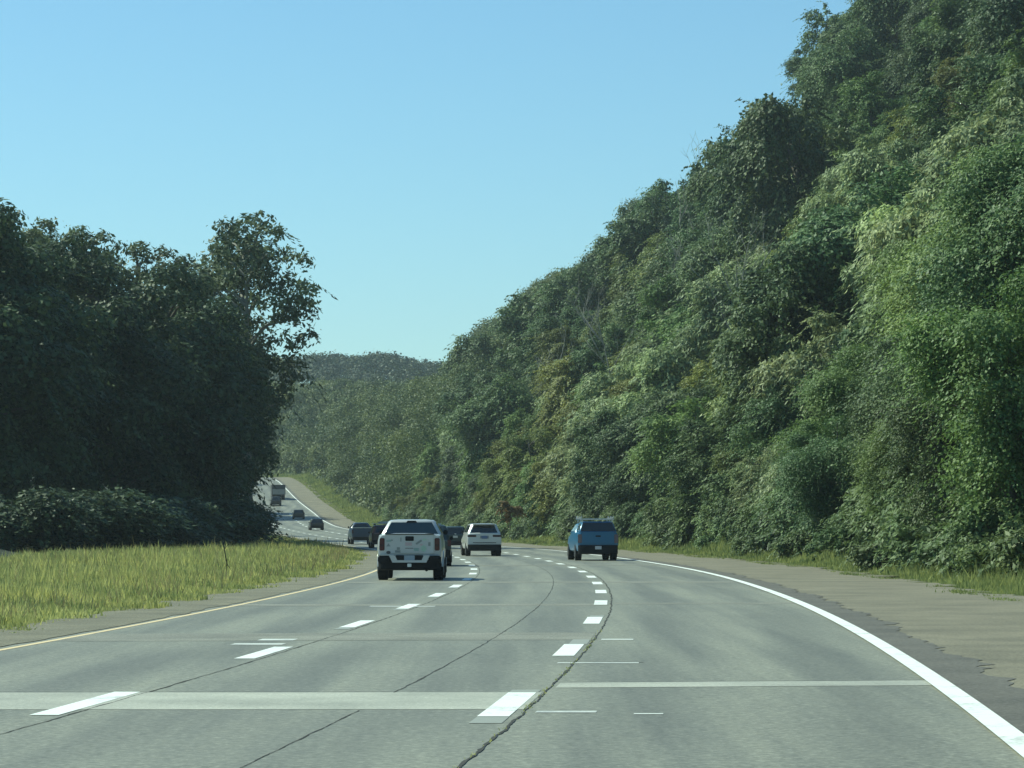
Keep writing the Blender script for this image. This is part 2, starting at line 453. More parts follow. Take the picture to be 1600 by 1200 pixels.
def make_crown(name, H, zb, Rr, nleaf, lsize, mat, seed, blobs=46, elong=1.6, droop=0.0, sparse=0.0, shape=1.0, trunk_r=.2, M_bark=None, egg=.15, bsize=1.0, spray=.30):
    r = np.random.default_rng(seed)
    # blob centres
    u = r.normal(size=(blobs, 3)); u /= np.linalg.norm(u, axis=1, keepdims=True)
    lob = 1 + .22 * np.sin(3 * np.arctan2(u[:, 1], u[:, 0]) + seed) * np.cos(2.5 * u[:, 2] + seed)
    rad = np.minimum(r.uniform(.30, .95, blobs) ** .7 * lob, .93 if bsize > .6 else .86)
    cz = (H + zb) / 2; hh = (H - zb) / 2
    bc = u * rad[:, None]
    zz = bc[:, 2]
    wscale = np.where(zz > 0, 1 - .35 * zz ** 2 * shape, 1 - egg * zz ** 2)
    bc = np.stack([bc[:, 0] * Rr * wscale * (1 + r.normal(0, .12, blobs)), bc[:, 1] * Rr * wscale, cz + zz * hh * .92], 1)
    br = (.11 + .32 * r.random(blobs) ** 1.7) * bsize * Rr * (1.0 - .25 * np.abs(zz))
    dm = np.linalg.norm(bc[:, None] - bc[None], axis=2) + np.eye(blobs) * 99
    near = (np.sort(dm, axis=1)[:, 1] < .36 * Rr) & (bc[:, 2] < np.sort(bc[:, 2])[-max(4, blobs // 16)] + .22 * Rr)
    near = near | (bsize > .6)
    bc = np.where(near[:, None], bc, bc * np.array([.7, .7, 1]) - np.array([0, 0, .12 * H]) * (bc[:, 2:3] > cz))
    which = r.choice(blobs, nleaf, p=br ** 2 / (br ** 2).sum())
    v = r.normal(size=(nleaf, 3)); v /= np.linalg.norm(v, axis=1, keepdims=True)
    v[:, 2] = np.where((v[:, 2] < -.2) & (r.random(nleaf) < .5), -v[:, 2], v[:, 2])
    rr = br[which] * (r.uniform(.55, 1.12, nleaf) + np.abs(r.normal(0, .12 + sparse, nleaf)))
    C = bc[which] + v * rr[:, None] * np.array([1, 1, .8])
    # twig jitter
    C += r.normal(0, .10, C.shape)
    Nn = v + r.normal(0, .55, v.shape) + np.array([0, 0, .35])
    size = lsize * r.uniform(.6, 1.35, nleaf)
    # sprays: chains of leaves arching out of the clumps
    T = r.normal(0, .3, (nleaf, 3))
    per = 13; ns = int(nleaf * spray / per); m = ns * per
    if ns:
        wh = r.choice(blobs, ns, p=br ** 1.5 / (br ** 1.5).sum())
        v2 = r.normal(size=(ns, 3)); v2 /= np.linalg.norm(v2, axis=1, keepdims=True)
        o0 = bc[wh] + v2 * (br[wh] * .85)[:, None]
        outw = (o0 - np.array([0, 0, cz])) * np.array([1, 1, .25]); outw /= np.linalg.norm(outw, axis=1, keepdims=True) + 1e-6
        dr = outw * .7 + v2 * .5 + r.normal(0, .25, (ns, 3)); dr[:, 2] -= .15
        Ls = r.uniform(.5, 1.5, ns) * (H / 12.0) ** .3
        tt = np.tile(np.linspace(.05, 1, per), ns)
        Lr = np.repeat(Ls, per); dd2 = np.repeat(dr, per, axis=0)
        P_ = np.repeat(o0, per, axis=0) + dd2 * (tt * Lr)[:, None]; P_[:, 2] -= .55 * Lr * tt ** 2
        C[:m] = P_ + r.normal(0, .045, (m, 3))
        tg_ = dd2.copy(); tg_[:, 2] -= 1.1 * tt
        T[:m] = tg_ / np.linalg.norm(tg_, axis=1, keepdims=True)
        Nn[:m] = np.array([0, 0, .8]) + np.repeat(outw, per, axis=0) * .7 + r.normal(0, .35, (m, 3))
    V, Fc = leaf_quads(C, Nn, size, elong, droop, r, T)
    me = np_mesh(name + "_crown", V, Fc)
    tone = np.clip(r.normal(.4, .22, nleaf) + r.normal(0, .18, blobs)[which], 0, 1)
    fattr(me, "tone", tone)
    me.materials.append(mat)
    bm = bmesh.new()
    top = Vector((r.normal(0, .3), r.normal(0, .3), H * .82))
    pts = [Vector((0, 0, -1.0)), Vector((0.05, 0, .8)), Vector((top.x * .4, top.y * .4, H * .4)), top]
    tube(bm, pts, [trunk_r * 1.25, trunk_r, trunk_r * .7, trunk_r * .15], 8)
    order = r.permutation(blobs)[:min(20, blobs)]
    for k in order:
        b = Vector(bc[k]); t0 = max(.5, min(H * .75, b.z - .45 * math.hypot(b.x, b.y) - .3))
        f = t0 / (H * .82); s = Vector((top.x * f, top.y * f, t0))
        mid = s.lerp(b, .5) + Vector((0, 0, .12 * (b - s).length))
        tube(bm, [s, mid, b], [trunk_r * .42, trunk_r * .26, .025], 5)
    tm = bpy.data.meshes.new(name + "_trunk")
    bm.to_mesh(tm); bm.free()
    for p in tm.polygons: p.use_smooth = True
    tm.materials.append(M_bark)
    return me, tm

M_bark = simple("bark", (.11, .095, .075), .9, dirt=.6, scale=9)
M_barkpale = simple("pale_bark", (.26, .25, .21), .85, dirt=.6, scale=9)
G = {
    'dark': leaf_mat("dark_leaves", (.022, .046, .024), (.062, .100, .048), .22, .5, .02, .5),
    'mid': leaf_mat("green_leaves", (.034, .068, .026), (.090, .140, .055), .26, .5, .02, .5),
    'olive': leaf_mat("olive_leaves", (.048, .070, .026), (.115, .145, .052), .28, .52, .02, .45),
    'pale': leaf_mat("pale_leaves", (.040, .072, .040), (.160, .210, .130), .22, .38, .015, .4),
    'gold': leaf_mat("yellowing_leaves", (.050, .068, .024), (.120, .145, .052), .3, .55, .015, .3),
    'rust': leaf_mat("rusty_leaves", (.044, .038, .018), (.095, .072, .036), .3, .6, .01, .2),
    'bush': leaf_mat("shrub_leaves", (.030, .056, .028), (.078, .120, .060), .25, .52, .02, .5),
}
KIND = {}   # kind -> list of (crown mesh, trunk mesh, height)
def reg(kind, n, H, zb, Rr, nleaf, ls, mat, **kw):
    KIND[kind] = []
    for i in range(n):
        c, t = make_crown(kind, H * (1 + .06 * (i % 3 - 1)), zb, Rr, nleaf, ls, G[mat], 100 + i + hash_(kind), M_bark=M_bark, **kw)
        KIND[kind].append((c, t, H))
def hash_(s): return sum(ord(c) * (i + 3) for i, c in enumerate(s)) % 997
reg('dark', 3, 12.5, 1.2, 4.3, 42000, .155, 'dark', blobs=60)
reg('mid', 3, 12.0, .8, 4.0, 42000, .15, 'mid', blobs=54)
reg('olive', 2, 11.0, .5, 3.8, 40000, .145, 'olive', blobs=50)
reg('pale', 2, 11.0, .5, 3.9, 30000, .135, 'pale', blobs=44, elong=2.7, droop=2.4, sparse=.08)
reg('slim', 3, 10.5, .4, 2.4, 22000, .145, 'mid', blobs=40, shape=1.4, egg=.1, trunk_r=.11, bsize=1.2)
reg('crest', 3, 12.5, 1.5, 4.4, 26000, .165, 'dark', blobs=64, sparse=.10, bsize=.72, shape=.5, trunk_r=.17)
reg('fine', 2, 12.0, .6, 4.2, 80000, .095, 'mid', blobs=56)
reg('finedark', 2, 12.5, .8, 4.3, 80000, .10, 'dark', blobs=60)
reg('gold', 1, 9.0, .8, 3.2, 22000, .15, 'gold', blobs=36)
reg('rust', 1, 3.6, .2, 1.4, 1600, .22, 'rust', blobs=14, trunk_r=.06)
reg('bush', 3, 3.2, .05, 2.2, 12000, .11, 'bush', blobs=22, trunk_r=.05, elong=1.9)
reg('weed', 2, 1.9, .0, 1.6, 4000, .11, 'bush', blobs=16, trunk_r=.03, elong=2.4)

def put_tree(kind, x, y, s, name, z=None, rz=None, sz=None, var=None):
    lst = KIND[kind]; c, t, H = lst[random.randrange(len(lst)) if var is None else var]
    zz = float(ground_z(x, y)) if z is None else z
    e = empty(name, (x, y, zz - .05), random.uniform(0, 6.28) if rz is None else rz)
    ax = 1 if kind in ('tall', 'shade') else random.uniform(.85, 1.2)
    e.scale = (s * ax, s / ax * 1.03, s * (sz or random.uniform(.97, 1.0)))
    oc = bpy.data.objects.new("crown", c); COL.objects.link(oc); oc.parent = e
    ot = bpy.data.objects.new("trunk", t); COL.objects.link(ot); ot.parent = e
    return e

DESC = {'fine': ('green fine-leaved tree', 'leafy_tree', 'tree'), 'finedark': ('dark fine-leaved tree', 'broadleaf_tree', 'tree'), 'slim': ('slim green tree', 'slim_tree', 'tree'), 'crest': ('dark airy tree', 'airy_tree', 'tree'), 'dark': ('dark green tree', 'broadleaf_tree', 'tree'), 'mid': ('mid green tree', 'leafy_tree', 'tree'),
        'olive': ('olive bushy tree', 'bushy_tree', 'tree'), 'pale': ('pale drooping tree', 'drooping_tree', 'tree'),
        'gold': ('yellowing bushy tree', 'yellowing_tree', 'tree'), 'bush': ('leafy green shrub', 'shrub', 'shrub'), 'weed': ('low weedy bush', 'weedy_bush', 'bush'),
        'rust': ('rusty brown dying shrub', 'rusty_shrub', 'shrub')}
ORD = ['leftmost', 'second', 'third', 'fourth', 'fifth', 'sixth', 'seventh', 'eighth', 'ninth', 'tenth', 'eleventh', 'twelfth', 'thirteenth', 'fourteenth', 'fifteenth', 'sixteenth']
def zone(px):
    for lim, s in ((560, 'left of the parked-up traffic'), (690, 'above the white pickup'), (850, 'above the white SUV'), (1000, 'above the blue pickup'),
                   (1130, 'right of the blue pickup'), (1250, 'above the brown gravel shoulder'), (9999, 'far right')):
        if px < lim: return s
ZN = [(560, 'by the distant road'), (690, 'above the white pickup'), (850, 'above the white SUV'), (1000, 'above the blue pickup'),
      (1130, 'beside the blue pickup'), (1250, 'over the gravel shoulder'), (99999, 'at the far right')]
def zone(px):
    for lim, s in ZN:
        if px < lim: return s
def label_all(items, group_of):
    """items: (obj, kind, row phrase, px)"""
    from collections import defaultdict
    buck = defaultdict(list)
    for it in items: buck[(it[1], it[2], zone(it[3]))].append(it)
    for (kind, row, zn), lst in buck.items():
        lst.sort(key=lambda i: i[3])
        for i, it in enumerate(lst):
            d = DESC[kind][0]
            if len(lst) > 1:
                o_ = ORD[i] if i < len(ORD) else ORD[-1]
                if i == len(lst) - 1: o_ = 'rightmost'
                elif i > 0: o_ += ' from left'
                lab = f"{d} {row}, {zn}, {o_}"
            else: lab = f"{d} {row}, {zn}"
            tag(it[0], lab, DESC[kind][2], group_of(kind))

# right hillside trees
items = []
rowsd = [(10.5, 'at the foot'), (15.5, 'low down'), (21.5, 'low down'), (28.5, 'halfway up'), (37, 'high up'), (47, 'near the top'), (59, 'near the top')]
NEARMAX = 425
for ri, (dd_, phrase) in enumerate(rowsd):
    y = 62 + ri * 7.0
    while y < NEARMAX:
        step = 6.3 + y * .0042 + ri * .35
        y += step * random.uniform(.8, 1.2)
        d = dd_ + random.uniform(-1.7, 1.7)
        x = float(RE(y)) + d
        px = 800 + F * x / y
        if px > 1655 or px < 420: continue
        zg = float(ground_z(x, y))
        ztop = float(elev(px)) * y + CH
        room = ztop - zg
        if room < 5.0: continue
        # pick kind
        r0 = random.random()
        nx = math.sin(x * .13 + y * .045) + math.cos(y * .06 - ri)
        if px > 1140 and ri < 5 and r0 < .5: kind = 'pale'
        elif 690 < px < 1000 and y < 330 and ri < 3 and r0 < .38: kind = 'pale'
        elif room < 16.5 and r0 < .8: kind = 'crest'
        elif nx > .75: kind = 'olive' if r0 < .8 else 'gold'
        elif nx < -.6: kind = 'dark'
        else: kind = random.choice(['mid', 'mid', 'olive', 'dark', 'pale', 'gold'] if ri < 4 else ['mid', 'olive', 'dark', 'mid'])
        if kind not in ('crest', 'pale') and random.random() < .22: kind = 'slim'
        if y < 150: kind = random.choice(['fine', 'finedark'])
        H = KIND[kind][0][2]
        s = random.uniform(.66, 1.22)
        if ri == 0: s *= .72
        # crowns close to the skyline reach it
        if room < 15.5: s = max(.62, min(1.25, room / H * random.choice([1.10, 1.02, .95, .84])))
        s = min(s, max(.55, room / H * 1.08))
        o = put_tree(kind, x, y, s, DESC[kind][1])
        items.append((o, kind, 'at the slope foot' if ri == 0 else f'{phrase} the slope' if phrase in ('halfway up', 'high up') else ('low on the slope' if ri < 3 else 'near the hilltop'), px))
print("hillside trees", len(items))
# single trees standing out on the skyline
for (px, top, y, wd, lab) in [(752, 496, 455, .85, 'dark airy tree standing out on the skyline, lowest of the ridge trees'), (792, 492, 460, .8, 'dark airy tree on the skyline, second lowest on the ridge'),
        (848, 424, 430, 1.15, 'broad dark tree bulging from the skyline above the white SUV'), (890, 408, 425, 1.0, 'dark tree on the skyline left of the blue pickup, beside the broad one'),
        (1018, 282, 395, .9, 'dark airy tree leaning out from the skyline right of the blue pickup'), (1068, 255, 400, 1.1, 'broad dark tree on the skyline at the middle of the ridge'),
        (1152, 200, 330, .8, 'ragged dark tree on the skyline over the shoulder'), (1200, 165, 315, .8, 'ragged dark tree on the upper skyline, second from the top'), (1240, 98, 290, .8, 'ragged dark tree on the skyline, uppermost at the right')]:
    x = (px - 800) / F * y; zg = float(ground_z(x, y)); hh = (HZ - top) / F * y + CH - zg
    o = put_tree('crest', x, y, hh / 12.2, 'airy_tree', sz=1.0)
    o.scale = (o.scale[2] * wd, o.scale[2] * wd, o.scale[2])
    tag(o, lab, 'tree', 'trees on the right hillside')
# bare snags between the crowns
def snag(px, y, d_up, H, lab, seed):
    r = random.Random(seed); bm = bmesh.new()
    def br(p, dr, L, rad, dep):
        pts = [p]; rads = [rad]; d = dr.copy()
        for i in range(4):
            d = (d + Vector((r.uniform(-.14, .14), r.uniform(-.14, .14), r.uniform(0, .10)))).normalized()
            pts.append(pts[-1] + d * L / 4); rads.append(rad * (1 - .2 * (i + 1)) + .006)
        tube(bm, pts, rads, 6)
        if dep < 3:
            for k in range(4 if dep else 7):
                q = pts[r.randint(2 if dep == 0 else 1, 4)]; a = r.uniform(0, 6.28)
                br(q, (d + Vector((math.cos(a), math.sin(a), .1)) * r.uniform(.5, 1.0)).normalized(), L * r.uniform(.35, .55), rads[2] * .5, dep + 1)
    br(Vector((0, 0, -.5)), Vector((.05, 0, 1)), H, .16, 0)
    x = (px - 800) / F * y
    o = bm_obj("bare_tree", bm, M_barkpale, None); o.location = (x, y, float(ground_z(x, y)))
    tag(o, lab, 'tree', 'bare trees on the right hillside')
snag(1085, 330, 0, 14, 'bare pale tree with thin branches high on the slope right of the blue pickup', 1)
snag(1068, 300, 0, 12, 'bare pale tree just below and left of the highest bare tree', 2)
snag(960, 300, 0, 12, 'bare pale tree halfway up the slope above the blue pickup', 3)
snag(1160, 250, 0, 13, 'bare pale tree high on the slope above the gravel shoulder', 4)
snag(850, 345, 0, 12, 'bare pale tree on the slope above the white SUV', 5)
# shrubs along the foot of the slope
y = 64.0
sh = []
while y < 440:
    y += 3.4 + y * .006 + random.uniform(-.6, .6)
    for dd_, kind in ((9.4, 'bush'), (7.6, 'weed')):
        if kind == 'weed' and random.random() < .45: continue
        x = float(RE(y)) + dd_ + random.uniform(-.5, .6)
        px = 800 + F * x / y
        if px > 1640: continue
        o = put_tree(kind, x, y + random.uniform(-1, 1), random.uniform(.6, 1.15) * (1.0 if kind == 'bush' else .9), DESC[kind][1])
        sh.append((o, kind, 'at the foot of the slope' if kind == 'bush' else 'beside the gravel shoulder', px))
# rusty shrub behind the white SUV
yr = 268; xr = (797 - 800) / F * yr
o = put_tree('rust', xr, yr, .62, 'rusty_shrub', z=1.9)
tag(o, 'rusty brown dying shrub at the foot of the slope beside the white SUV', 'shrub')
label_all(items, lambda k: 'trees on the right hillside')
label_all(sh, lambda k: 'shrubs along the foot of the hillside')

# far wood (one mass) : beyond 425 m on the right, and the far ridge
def mass(name, centres, radii, nper, ls, mat, label, seed, flat=.75):
    r = np.random.default_rng(seed)
    centres = np.asarray(centres); n = len(centres)
    nper = np.asarray(nper)
    idx = np.repeat(np.arange(n), nper)
    N = len(idx)
    lob = r.normal(size=(n, 12, 3)); lob /= np.linalg.norm(lob, axis=2, keepdims=True)
    lob[:, :, 2] = np.abs(lob[:, :, 2]) * .9 + .0
    li = r.integers(0, 12, N)
    v = r.normal(size=(N, 3)); v /= np.linalg.norm(v, axis=1, keepdims=True); v[:, 2] = np.abs(v[:, 2]) - .25 * (r.random(N) < .4)
    rad = radii[idx]
    C = centres[idx] + lob[idx, li] * (rad * .6)[:, None] * np.array([1, 1, 1.2]) + v * (rad * r.uniform(.30, .52, N))[:, None] + r.normal(0, .25, (N, 3))
    V, Fc = leaf_quads(C, v + r.normal(0, .5, v.shape) + np.array([0, 0, .3]), ls * r.uniform(.6, 1.4, N) * (np.clip(C[:, 1] / 700, .7, 2)), 1.5, 0, r)
    me = np_mesh(name, V, Fc)
    hue = r.normal(.42, .24, n)[idx]
    fattr(me, "tone", np.clip(hue + r.normal(0, .16, N), 0, 1))
    o = link(name, me, mat)
    tag(o, label, 'woodland', None, 'stuff')
    return o
cs, rs = [], []
y = 428.0
while y < 900:
    for dd_ in np.concatenate([[9.2], np.arange(12, 120, 7.0)]):
        d = dd_ + random.uniform(-2.5, 2.5); yy = y + random.uniform(-4, 4)
        x = float(RE(yy)) + d; px = 800 + F * x / yy
        if px > 1010 or px < 380: continue
        zg = float(ground_z(x, yy)); room = float(elev(px)) * yy + CH - zg
        if room < 4: continue
        r_ = random.uniform(3.2, 5.2) * (.7 if dd_ < 12 else 1)
        hc = min(room - r_ * random.uniform(.8, 1.5), random.uniform(5.0, 9.0) * (.55 if dd_ < 12 else 1))
        cs.append((x, yy, zg + max(hc, 1.2))); rs.append(r_)
        if hc > 5 and dd_ < 30: cs.append((x - 1, yy - 1.5, zg + hc * .4)); rs.append(r_ * .8)
    y += 8.5 + (y - 428) * .008
print("far wood crowns", len(cs))
rs = np.array(rs)
mass("distant_wood", cs, rs, np.full(len(cs), 1000), .29, leaf_mat("wood_leaves", (.018, .038, .018), (.078, .104, .045), .25, .5, 0, 0), 'hazy green wood climbing beside the distant climbing road', 5)
cs, rs = [], []
for y in np.arange(880, 1290, 15):
    for px in np.arange(250, 900, 15 * F / y * .9):
        p_ = px + random.uniform(-14, 14); yy = y + random.uniform(-7, 7); x = (p_ - 800) / F * yy
        zg = float(ground_z(x, yy))
        cs.append((x, yy, zg + random.uniform(3.0, 5.2))); rs.append(random.uniform(5.5, 7.8))
print("ridge crowns", len(cs))
mass("far_ridge_wood", cs, np.array(rs), np.full(len(cs), 460), .42, leaf_mat("ridge_leaves", (.010, .022, .014), (.022, .038, .021), .2, .5, 0, 0), 'dark wooded ridge on the horizon between the trees', 6)

# undergrowth over the hillside
def undergrowth():
    N = 230000
    Y = 60 + 380 * rng.random(N) ** 1.25
    D = 8.2 + 46 * rng.random(N) ** 1.7
    X = RE(Y) + D
    keep = np.abs(X / Y) < .175; X, Y, D = X[keep], Y[keep], D[keep]
    hgt = (.25 + 1.5 * np.clip(.5 + .5 * wob(X, Y, .55, 5), 0, 1.3)) * sstep(7.8, 10, D)
    Z = ground_z(X, Y) + hgt * rng.random(len(X)) ** .6
    C = np.stack([X, Y, Z], 1)
    Nn = rng.normal(0, .6, C.shape) + np.array([-.6, -.35, .6])
    V, Fc = leaf_quads(C, Nn, .20 * rng.uniform(.6, 1.4, len(C)) * np.clip(Y / 170, .8, 2), 1.8, .4)
    me = np_mesh("undergrowth", V, Fc)
    fattr(me, "tone", np.clip(rng.normal(.35, .2, len(C)) + .25 * wob(X, Y, .35, 8), 0, 1))
    tag(link("undergrowth", me, G['mid']), 'low leafy vines and saplings covering the slope', 'undergrowth', None, 'stuff')
undergrowth()
def far_undergrowth():
    r = np.random.default_rng(21); N = 110000
    Y = 415 + 440 * r.random(N); D = 8.0 + 32 * r.random(N) ** 1.6; X = RE(Y) + D
    Z = ground_z(X, Y) + (.4 + 2.6 * np.clip(.5 + .5 * wob(X, Y, .4, 5), 0, 1.3)) * r.random(N) ** .7 * sstep(7.6, 10, D)
    C = np.stack([X, Y, Z], 1)
    V, Fc = leaf_quads(C, r.normal(0, .6, C.shape) + np.array([-.6, -.35, .6]), .42 * r.uniform(.6, 1.4, N), 1.6, .2, r)
    me = np_mesh("far_undergrowth", V, Fc)
    fattr(me, "tone", np.clip(r.normal(.45, .2, N) + .25 * wob(X, Y, .3, 8), 0, 1))
    tag(link("far_undergrowth", me, bpy.data.materials["wood_leaves"]), 'leafy brush covering the bank beside the distant climbing road', 'undergrowth', None, 'stuff')
far_undergrowth()

# grass
def grass(name, N, yr, yp, dfun, hfun, mat, label, wd=.035, seed=3):
    r = np.random.default_rng(seed)
    Y = yr[0] + (yr[1] - yr[0]) * r.random(N) ** yp
    D = dfun(Y, r) + np.where(r.random(N) < .5, r.normal(0, .14, N), 0); X = RE(Y) + D
    k = np.abs(X / Y) < .18; X, Y, D = X[k], Y[k], D[k]; n = len(X)
    cl = np.clip(.62 + .35 * wob(X, Y, .31, 6) + .4 * wob(X, Y, .8, 4) + .3 * wob(X, Y, 3.1, 2), .10, 1.7)
    h = hfun(Y, D, r) * cl * r.uniform(.6, 1.25, n)
    Z = ground_z(X, Y) - .03
    a = r.uniform(0, math.pi, n); ww = wd * r.uniform(.6, 1.5, n) * np.clip(Y / 110, .7, 2.5)
    dx, dy = np.cos(a) * ww, np.sin(a) * ww * .6
    lean = r.normal(0, .28, (n, 2)) * h[:, None]
    B = np.stack([X, Y, Z], 1)
    V = np.stack([B + np.stack([-dx, -dy, 0 * dx], 1), B + np.stack([dx, dy, 0 * dx], 1), B + np.stack([lean[:, 0], lean[:, 1], h], 1)], 1).reshape(-1, 3)
    i = np.arange(n) * 3
    me = np_mesh(name, V, np.stack([i, i + 1, i + 2], 1))
    fattr(me, "tone", np.clip(r.normal(.45, .2, n) + .2 * wob(X, Y, .5, 9), 0, 1))
    tag(link(name, me, mat), label, 'grass', None, 'stuff')
M_gr = leaf_mat("grass_blades", (.085, .125, .055), (.270, .310, .160), .4, .6, 0, 0, None, False)
M_gr2 = leaf_mat("verge_blades", (.060, .098, .044), (.185, .230, .120), .4, .6, 0, 0, None, False)
grass("median_grass", 240000, (45, 330), 1.35, lambda Y, r: -13.0 - .25 * np.sin(Y * .9) - .22 * np.sin(Y * .37) - 14.5 * r.random(len(Y)) ** 1.25,
      lambda Y, D, r: .16 + .26 * sstep(0, 2.5, -13 - D), M_gr, 'tall yellow green grass on the median left of the road')
grass("dry_grass", 26000, (45, 300), 1.3, lambda Y, r: -13.6 - 13 * r.random(len(Y)) ** 1.1,
      lambda Y, D, r: .38 + .25 * r.random(len(Y)), leaf_mat("dry_blades", (.09, .10, .06), (.20, .205, .13), .3, .7, 0, 0, None, False), 'scattered dry tan seed stalks among the median grass', wd=.02, seed=14)
grass("verge_grass", 260000, (45, 470), 1.2, lambda Y, r: 4.7 + .3 * np.sin(Y * .9) * .5 + .5 * np.sin(Y * .21 + 2) * .6 + 4.8 * r.random(len(Y)) ** 1.1,
      lambda Y, D, r: .12 + .55 * sstep(4.8, 8, D), M_gr2, 'green grass strip between the gravel shoulder and the shrubs', seed=4)
grass("far_verge_grass", 60000, (430, 860), 1.1, lambda Y, r: 4.4 + 4.4 * r.random(len(Y)),
      lambda Y, D, r: .25 + .5 * sstep(4.8, 8, D), M_gr2, 'sunlit grass bank beside the distant climbing road', wd=.05, seed=8)
# weeds in the lane crack
def crack_weeds():
    r = np.random.default_rng(9); n = 260
    Y = 18 + 30 * r.random(n); k = (np.sin(Y * 1.9) + np.sin(Y * 4.7 + 1)) > -.3; Y = Y[k]; n = len(Y)
    X = RE(Y) + O_CR + r.normal(0, .02, n); h = r.uniform(.008, .03, n)
    B = np.stack([X, Y, 0 * X + .012], 1); w_ = r.uniform(.003, .008, n)
    V = np.stack([B + np.stack([-w_, 0 * w_, 0 * w_], 1), B + np.stack([w_, 0 * w_, 0 * w_], 1), B + np.stack([r.normal(0, .012, n), r.normal(0, .012, n), h], 1)], 1).reshape(-1, 3)
    i = np.arange(n) * 3
    me = np_mesh("crack_grass", V, np.stack([i, i + 1, i + 2], 1)); fattr(me, "tone", r.random(n))
    tag(link("crack_grass", me, M_gr), 'sparse short grass growing in the crack between the lanes', 'grass', None, 'stuff')
crack_weeds()

# left trees ------------------------------------------------------------
KIND['tall'] = []
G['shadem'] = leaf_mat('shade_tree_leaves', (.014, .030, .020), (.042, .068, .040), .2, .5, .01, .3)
KIND['shade'] = []
G['tallm'] = leaf_mat("tall_tree_leaves", (.026, .046, .030), (.090, .125, .085), .28, .42, .01, .2)
reg_dark = True
KIND['darkbush'] = []
for i in range(2):
    c, t = make_crown('darkbush', 3.2, .05, 2.2, 14000, .11, G['shadem'], 340 + i, blobs=24, M_bark=M_bark, trunk_r=.05, elong=1.8)
    KIND['darkbush'].append((c, t, 3.2))
for i in range(2):
    c, t = make_crown('tall', 25, 6, 5.0, 13000, .165, G['tallm'], 300 + i, blobs=210, elong=2.3, sparse=.16, spray=.12, bsize=.46, M_bark=M_barkpale, trunk_r=.33, shape=.6)
    KIND['tall'].append((c, t, 25))
for i in range(2):
    c, t = make_crown('shade', 17, .3, 5.0, 42000, .19, G['shadem'], 320 + i, blobs=90, elong=1.6, egg=.6, spray=.15, M_bark=M_bark, trunk_r=.3, shape=.8)
    KIND['shade'].append((c, t, 17))
def left(kind, px, y, top, name, label, cat='tree', width=1.0, group='trees left of the road'):
    x = (px - 800) / F * y; zg = float(ground_z(x, y)); H = KIND[kind][0][2]
    s = ((HZ - top) / F * y + CH - zg) / H
    o = put_tree(kind, x, y, s, name)
    o.scale = (s * width, s * width, s)
    tag(o, label, cat, group)
    return o
left('tall', 388, 232, 262, 'tall_airy_tree', 'tall airy tree with sky showing through its top, at the left above the grass')
left('tall', 318, 240, 345, 'tall_airy_tree', 'tall airy tree behind dark trees, second from the road on the left')
left('shade', 318, 226, 485, 'dark_shaded_tree', 'dark shaded tree nearest the distant road, under the tall airy tree', width=.95)
left('shade', 346, 240, 505, 'dark_shaded_tree', 'smaller dark tree beside the distant road on the left', width=.75)
left('shade', 300, 220, 430, 'dark_shaded_tree', 'dark dense tree directly left of the tall airy tree')
left('shade', 255, 214, 400, 'dark_shaded_tree', 'dark dense tree third from the distant road on the left')
left('shade', 175, 206, 380, 'dark_shaded_tree', 'dark dense tree fourth from the distant road on the left')
left('tall', 205, 238, 310, 'tall_airy_tree', 'tall airy tree rising over the middle of the left wood')
left('shade', 90, 200, 350, 'dark_shaded_tree', 'dark dense tree near the left edge behind the grass')
left('tall', 110, 232, 285, 'tall_airy_tree', 'tall airy tree second from the left edge')
left('shade', 10, 190, 330, 'dark_shaded_tree', 'leftmost dark dense tree at the left edge')
left('tall', 20, 215, 260, 'tall_airy_tree', 'leftmost tall airy tree rising at the left edge')
left('shade', -60, 185, 300, 'dark_shaded_tree', 'dark dense tree cut by the left edge', width=1.1)
for i, (px, y, tp) in enumerate([(338, 240, 782), (330, 226, 775), (345, 214, 778), (310, 200, 775), (268, 190, 770), (222, 182, 772), (170, 176, 768), (118, 170, 762), (60, 165, 765), (8, 160, 760)]):
    left('darkbush', px, y, tp, 'shrub', ['shrub at the left wood edge beside the distant road', 'second shrub from the distant road below the dark trees', 'third shrub from the distant road below the dark trees',
         'fourth shrub from the distant road below the dark trees', 'fifth shrub from the distant road under the left wood', 'sixth shrub from the distant road under the left wood',
         'fourth shrub from the left edge under the left wood', 'third shrub from the left edge under the left wood', 'second shrub from the left edge', 'leftmost shrub at the left edge'][i], 'shrub', 1.7, 'shrubs under the left wood')
# trees along the left of the distant road (they throw the shade bands)
for i, (y, off, s) in enumerate([(300, -25, 1.45), (345, -24, 1.0), (392, -25, .9), (492, -18, 1.35), (503, -20, 1.5), (520, -19.5, 1.3), (600, -20, .9), (640, -18, 1.0), (680, -17, .8)]):
    x = float(RE(y)) + off
    o = put_tree('shade', x, y, s, 'dark_shaded_tree')
    tag(o, f'dark tree left of the distant road, {ORD[i]} in its row' + (' from the front' if i else ' from the road bend').replace('leftmost', 'nearest'), 'tree', 'trees left of the distant road')

